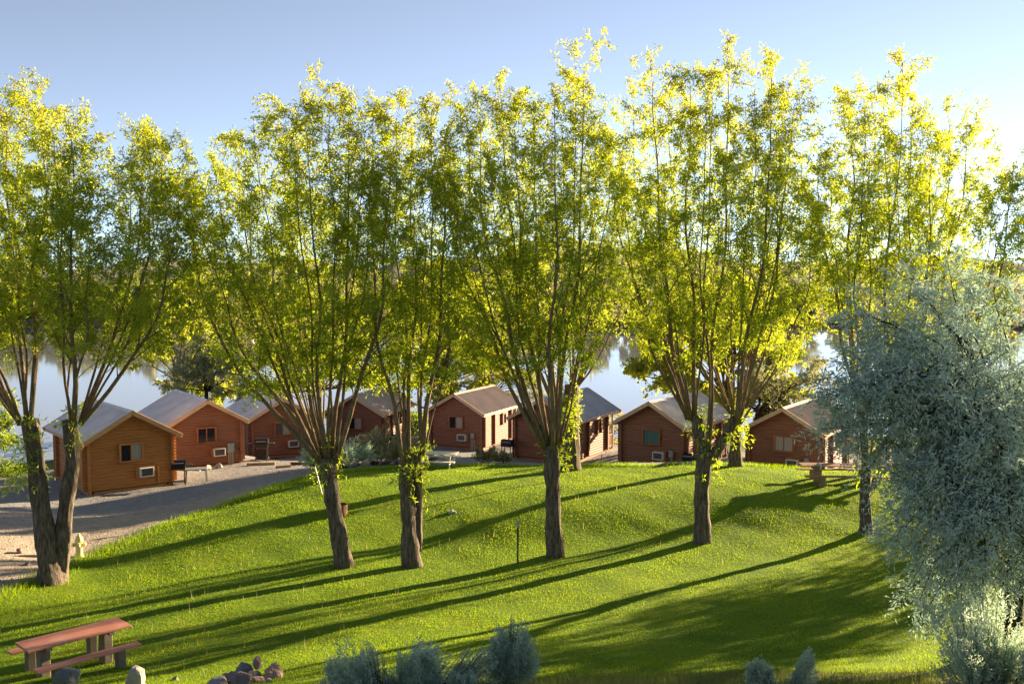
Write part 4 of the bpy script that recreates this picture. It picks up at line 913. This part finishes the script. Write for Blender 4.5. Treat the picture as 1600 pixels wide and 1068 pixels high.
vb = place(706, 36.5, 'valve_cover', 15, 'small pale valve cover lying in the lawn', 'valve cover')
MB().box((-.16, -.12, 0), (.16, .12, .10), .03).build('lid', M['rock_pale'], vb); MB().lathe([(0, .0), (.05, .09), (.05, .14), (0, .15)], 10).build('cap', M['pipe_white'], vb)
def kerb(label, px, Y, L, rz, mat='timber'):
    b = ground_at(px, Y); o = MB().box((-L / 2, -.09, -.04), (L / 2, .09, .13), .02).build('parking_timber', M[mat], None, loc=tuple(b), rot=(0, 0, R(rz))); tag(o, label, 'timber', 'timbers on the gravel')
kerb('weathered timber lying on gravel in front of the two-shelf grill', 408, 53.2, 1.5, 8); kerb('weathered timber on gravel between the two-shelf grill and the sagebrush', 443, 51.0, .8, 30); kerb('dark timber on gravel left of the dark green sagebrush', 473, 52.5, 1.3, -5, 'rust')

def rock(name, p, s, mat, seed, label=None, group=None, flat=1.0):
    g = np.random.default_rng(seed); n = 14; th = np.linspace(0, math.pi, n); ph = np.arange(20) / 20 * 2 * math.pi
    D = np.stack([np.outer(np.sin(th), np.cos(ph)), np.outer(np.sin(th), np.sin(ph)), np.outer(np.cos(th), np.ones(20))], -1)
    r = np.ones(D.shape[:2]); 
    for _ in range(18):
        d = g.normal(size=3); d /= np.linalg.norm(d); c = g.uniform(.55, .85); pj = D @ d; r = np.where(pj > 1e-3, np.minimum(r, c / np.maximum(pj, .05)), r)
    r += g.normal(size=r.shape) * .012; r[0] = r[0].mean(); r[-1] = r[-1].mean()
    V = (D * r[..., None] * np.array(s) * np.array([1, 1, flat])).reshape(-1, 3)
    i = np.arange(n - 1)[:, None] * 20; j = np.arange(20)[None, :]; j2 = (j + 1) % 20
    Q = np.stack([i + j, i + 20 + j, i + 20 + j2, i + j2], -1).reshape(-1, 4)
    o = link(name, np_mesh(name, V, Q, smooth=False), mat, None, tuple(p), (0, 0, g.random() * 6)); tag(o, label, 'rock', group); return o
def rock_g(px, Y, s, mat, seed, label, up=.25, group='rocks'):
    b = ground_at(px, Y); return rock('rock', (b[0], b[1], b[2] + s[2] * up), s, M[mat], seed, label, group)
G1_ = 'boulders by the red picnic table'
rock_g(108, 19.5, (.36, .30, .34), 'rock_blue', 81, 'rounded blue-grey boulder in front of the red picnic table bench', .75, G1_)
rock_g(212, 19.3, (.27, .24, .36), 'rock_pale', 82, 'upright pale boulder right of the red picnic table', .3, G1_)
rock_g(137, 19.1, (.18, .15, .12), 'rock_purple', 83, 'small flat stone at the foot of the rounded boulder', .3, G1_)
rock_g(274, 20.0, (.09, .08, .08), 'rock_purple', 84, 'lone small brown stone between upright boulder and rock heap', .3, G1_)
G2_ = 'rocks in the heap'
HP = [(425, 19.6, (.30, .24, .25), 'rock_pink', 'pinkish pointed rock at the right end of the heap', .4), (384, 19.7, (.22, .2, .22), 'rock_blue', 'dark blue-grey rock near the top of the heap', .9), (403, 19.8, (.14, .13, .17), 'rock_pink', 'small orange-pink rock on top of the heap', 1.9),
      (338, 19.0, (.27, .22, .18), 'rock_pale', 'pale rock at the left end of the heap', .4), (376, 18.9, (.34, .26, .22), 'rock_purple', 'broad purple-grey rock at the front of the heap', .4), (354, 19.5, (.13, .12, .12), 'rock_pink', 'small pink rock at the back left of the heap', 1.0),
      (362, 19.35, (.2, .18, .16), 'rock_purple', 'grey rock in the middle of the heap', .7), (404, 19.1, (.17, .15, .13), 'rock_pink', 'reddish rock at the front right of the heap', .4), (420, 19.0, (.09, .08, .08), 'rock_pale', 'tiny pale rock at the right foot of the heap', .5), (396, 19.4, (.2, .2, .16), 'rock_purple', 'purple-grey rock under the small orange-pink one', .7)]
for i, (px, Y, s_, mt, lb, up) in enumerate(HP): rock_g(px, Y, s_, mt, 90 + i, lb, up, G2_)
for i, (px, lb) in enumerate([(310, 'leftmost white stone along the second cabin'), (326, 'middle white stone along the second cabin'), (342, 'rightmost white stone along the second cabin')]):
    rock_g(px, 51.2 + i * .7, (.3, .2, .22), 'rock_pale', 110 + i, lb, .3, 'stones along the second cabin')
rock_g(31, 31.0, (.13, .12, .14), 'rock_pink', 120, 'lone pinkish stone on the sunlit dirt road', .5, 'stones on the dirt road')
rock_g(44, 30.2, (.12, .10, .08), 'rock_purple', 121, 'dark stone on the dirt road beside the twin-trunked willow', .4, 'stones on the dirt road')

# ------------------------------------------------------------------ grass
def blades(name, n, sampler, h0, h1, wd, mat, label, tint0, seed, lean=.5, hpow=1.0):
    g = np.random.default_rng(seed); X, Y = sampler(g, n); n = len(X); Z = gz(X, Y)
    a = g.random(n) * 6.283; sc_ = np.clip(Y / 28, .7, 1.6)
    patch = .5 + .25 * np.sin(X * .9 + 2 * np.sin(Y * .5)) * np.sin(Y * .7 + X * .3) + .25 * np.sin(X * 2.7 + Y * 1.3) * np.sin(Y * 3.1 - X * .8)
    H = (h0 + (h1 - h0) * g.random(n) ** hpow) * (.7 + .6 * patch); W = wd * sc_ * g.uniform(.7, 1.3, n)
    c, s = np.cos(a), np.sin(a); B = np.stack([X, Y, Z + .01], 1); side = np.stack([c, s, np.zeros(n)], 1) * W[:, None] * .5
    b2 = g.random(n) * 6.283; lv = np.stack([np.cos(b2), np.sin(b2), np.zeros(n)], 1) * (H * lean * g.random(n))[:, None]
    tip = B + lv + np.stack([np.zeros(n), np.zeros(n), H], 1)
    V = np.stack([B - side, B + side, tip], 1).reshape(-1, 3); T = np.arange(3 * n).reshape(-1, 3)
    worn = np.clip(np.sin(X * .37 + 1.3 * np.sin(Y * .31)) * np.sin(Y * .43 + 1.1 * np.sin(X * .27) + 2) - .45, 0, 1) * .3
    tint = np.clip(tint0 + worn + .22 * (patch - .5) + g.normal(size=n) * .09, 0, 1)
    return tag(link(name, np_mesh(name, V, None, T, attrs={'tint': np.repeat(tint, 3)}), mat), label, 'grass', kind='stuff')
def lawn_sampler(g, n):
    xs = []; ys = []; tot = 0
    while tot < n:
        Y = 16.5 + 31 * g.random(400000) ** 1.25; X = (g.random(400000) * 2 - 1) * (Y * .53 + 1.5)
        m = in_poly(X, Y, LAWN); X = X[m]; Y = Y[m]; xs.append(X); ys.append(Y); tot += len(X)
    return np.concatenate(xs)[:n], np.concatenate(ys)[:n]
blades('grass', 460000, lawn_sampler, .022, .066, .0165, M['grass'], 'short bright green grass covering the lawn', .45, 200)
def dry_sampler(g, n):
    Y = 10 + 12.5 * g.random(n * 2); X = (g.random(n * 2) * 2 - 1) * (Y * .55 + 1); m = ~in_poly(X, Y, LAWN) | (g.random(n * 2) < .10); m &= Y < 21.5
    return X[m][:n], Y[m][:n]
blades('dry_grass', 60000, dry_sampler, .06, .26, .011, M['dry_grass'], 'taller olive and straw grass on the near slope', .4, 201, .7)
def edge_sampler(g, n):
    P = LAWN[(LAWN[:, 1] > 24) & (LAWN[:, 0] > -18) & (LAWN[:, 0] < 22)]; i = g.integers(0, len(P) - 1, n); t = g.random(n)[:, None]
    d = np.linalg.norm(P[i + 1] - P[i], axis=1) < 6; q = P[i] * (1 - t) + P[i + 1] * t + g.normal(size=(n, 2)) * .22; q = q[d]; return q[:, 0], q[:, 1]
blades('edge_grass', 16000, edge_sampler, .06, .22, .014, M['grass'], 'longer grass fringe along the edge of the lawn', .4, 202, .6)
def stalk_sampler(g, n):
    X = np.concatenate([g.uniform(-14, -1, n), g.uniform(-6, 9, n // 3)]); Y = np.concatenate([g.uniform(22, 34, n), g.uniform(30, 44, n // 3)]); m = in_poly(X, Y, LAWN)
    return X[m], Y[m]
blades('seed_stalks', 280, stalk_sampler, .12, .32, .018, M['stalk'], 'pale dandelion and seed stalks dotted over the lawn', .5, 203, .25)

def pebbles():
    g = np.random.default_rng(300); X = g.uniform(-24, 12, 26000); Y = 27 + 31 * g.random(26000) ** 1.3
    m = ~in_poly(X, Y, LAWN) & (np.abs(X) < Y * .56)
    for (cx, cy, cz, a) in CAB.values(): m &= np.hypot(X - cx + 2.1 * math.sin(R(a)), Y - cy - 2.1 * math.cos(R(a))) > 2.7
    X = X[m][:4500]; Y = Y[m][:4500]; n = len(X); S = g.uniform(.012, .035, n) * np.where(g.random(n) < .03, 2.0, 1); Z = gz(X, Y)
    D = np.array([[1, 0, 0], [0, 1, 0], [-1, 0, 0], [0, -1, 0], [0, 0, .7], [0, 0, -.7]]); a = g.random(n) * 6.28; c, s_ = np.cos(a), np.sin(a)
    V = D[None] * g.uniform(.6, 1.3, (n, 6, 1)) * S[:, None, None]; V = np.stack([V[..., 0] * c[:, None] - V[..., 1] * s_[:, None], V[..., 0] * s_[:, None] + V[..., 1] * c[:, None], V[..., 2]], -1) + np.stack([X, Y, Z + S * .3], 1)[:, None]
    F = np.array([[0, 1, 4], [1, 2, 4], [2, 3, 4], [3, 0, 4], [1, 0, 5], [2, 1, 5], [3, 2, 5], [0, 3, 5]])
    T = (F[None] + np.arange(n)[:, None, None] * 6).reshape(-1, 3)
    tag(link('gravel', np_mesh('gravel', V.reshape(-1, 3), None, T), M['rock_pale']), 'loose pale stones scattered over the gravel drive', 'gravel', kind='stuff')
pebbles()
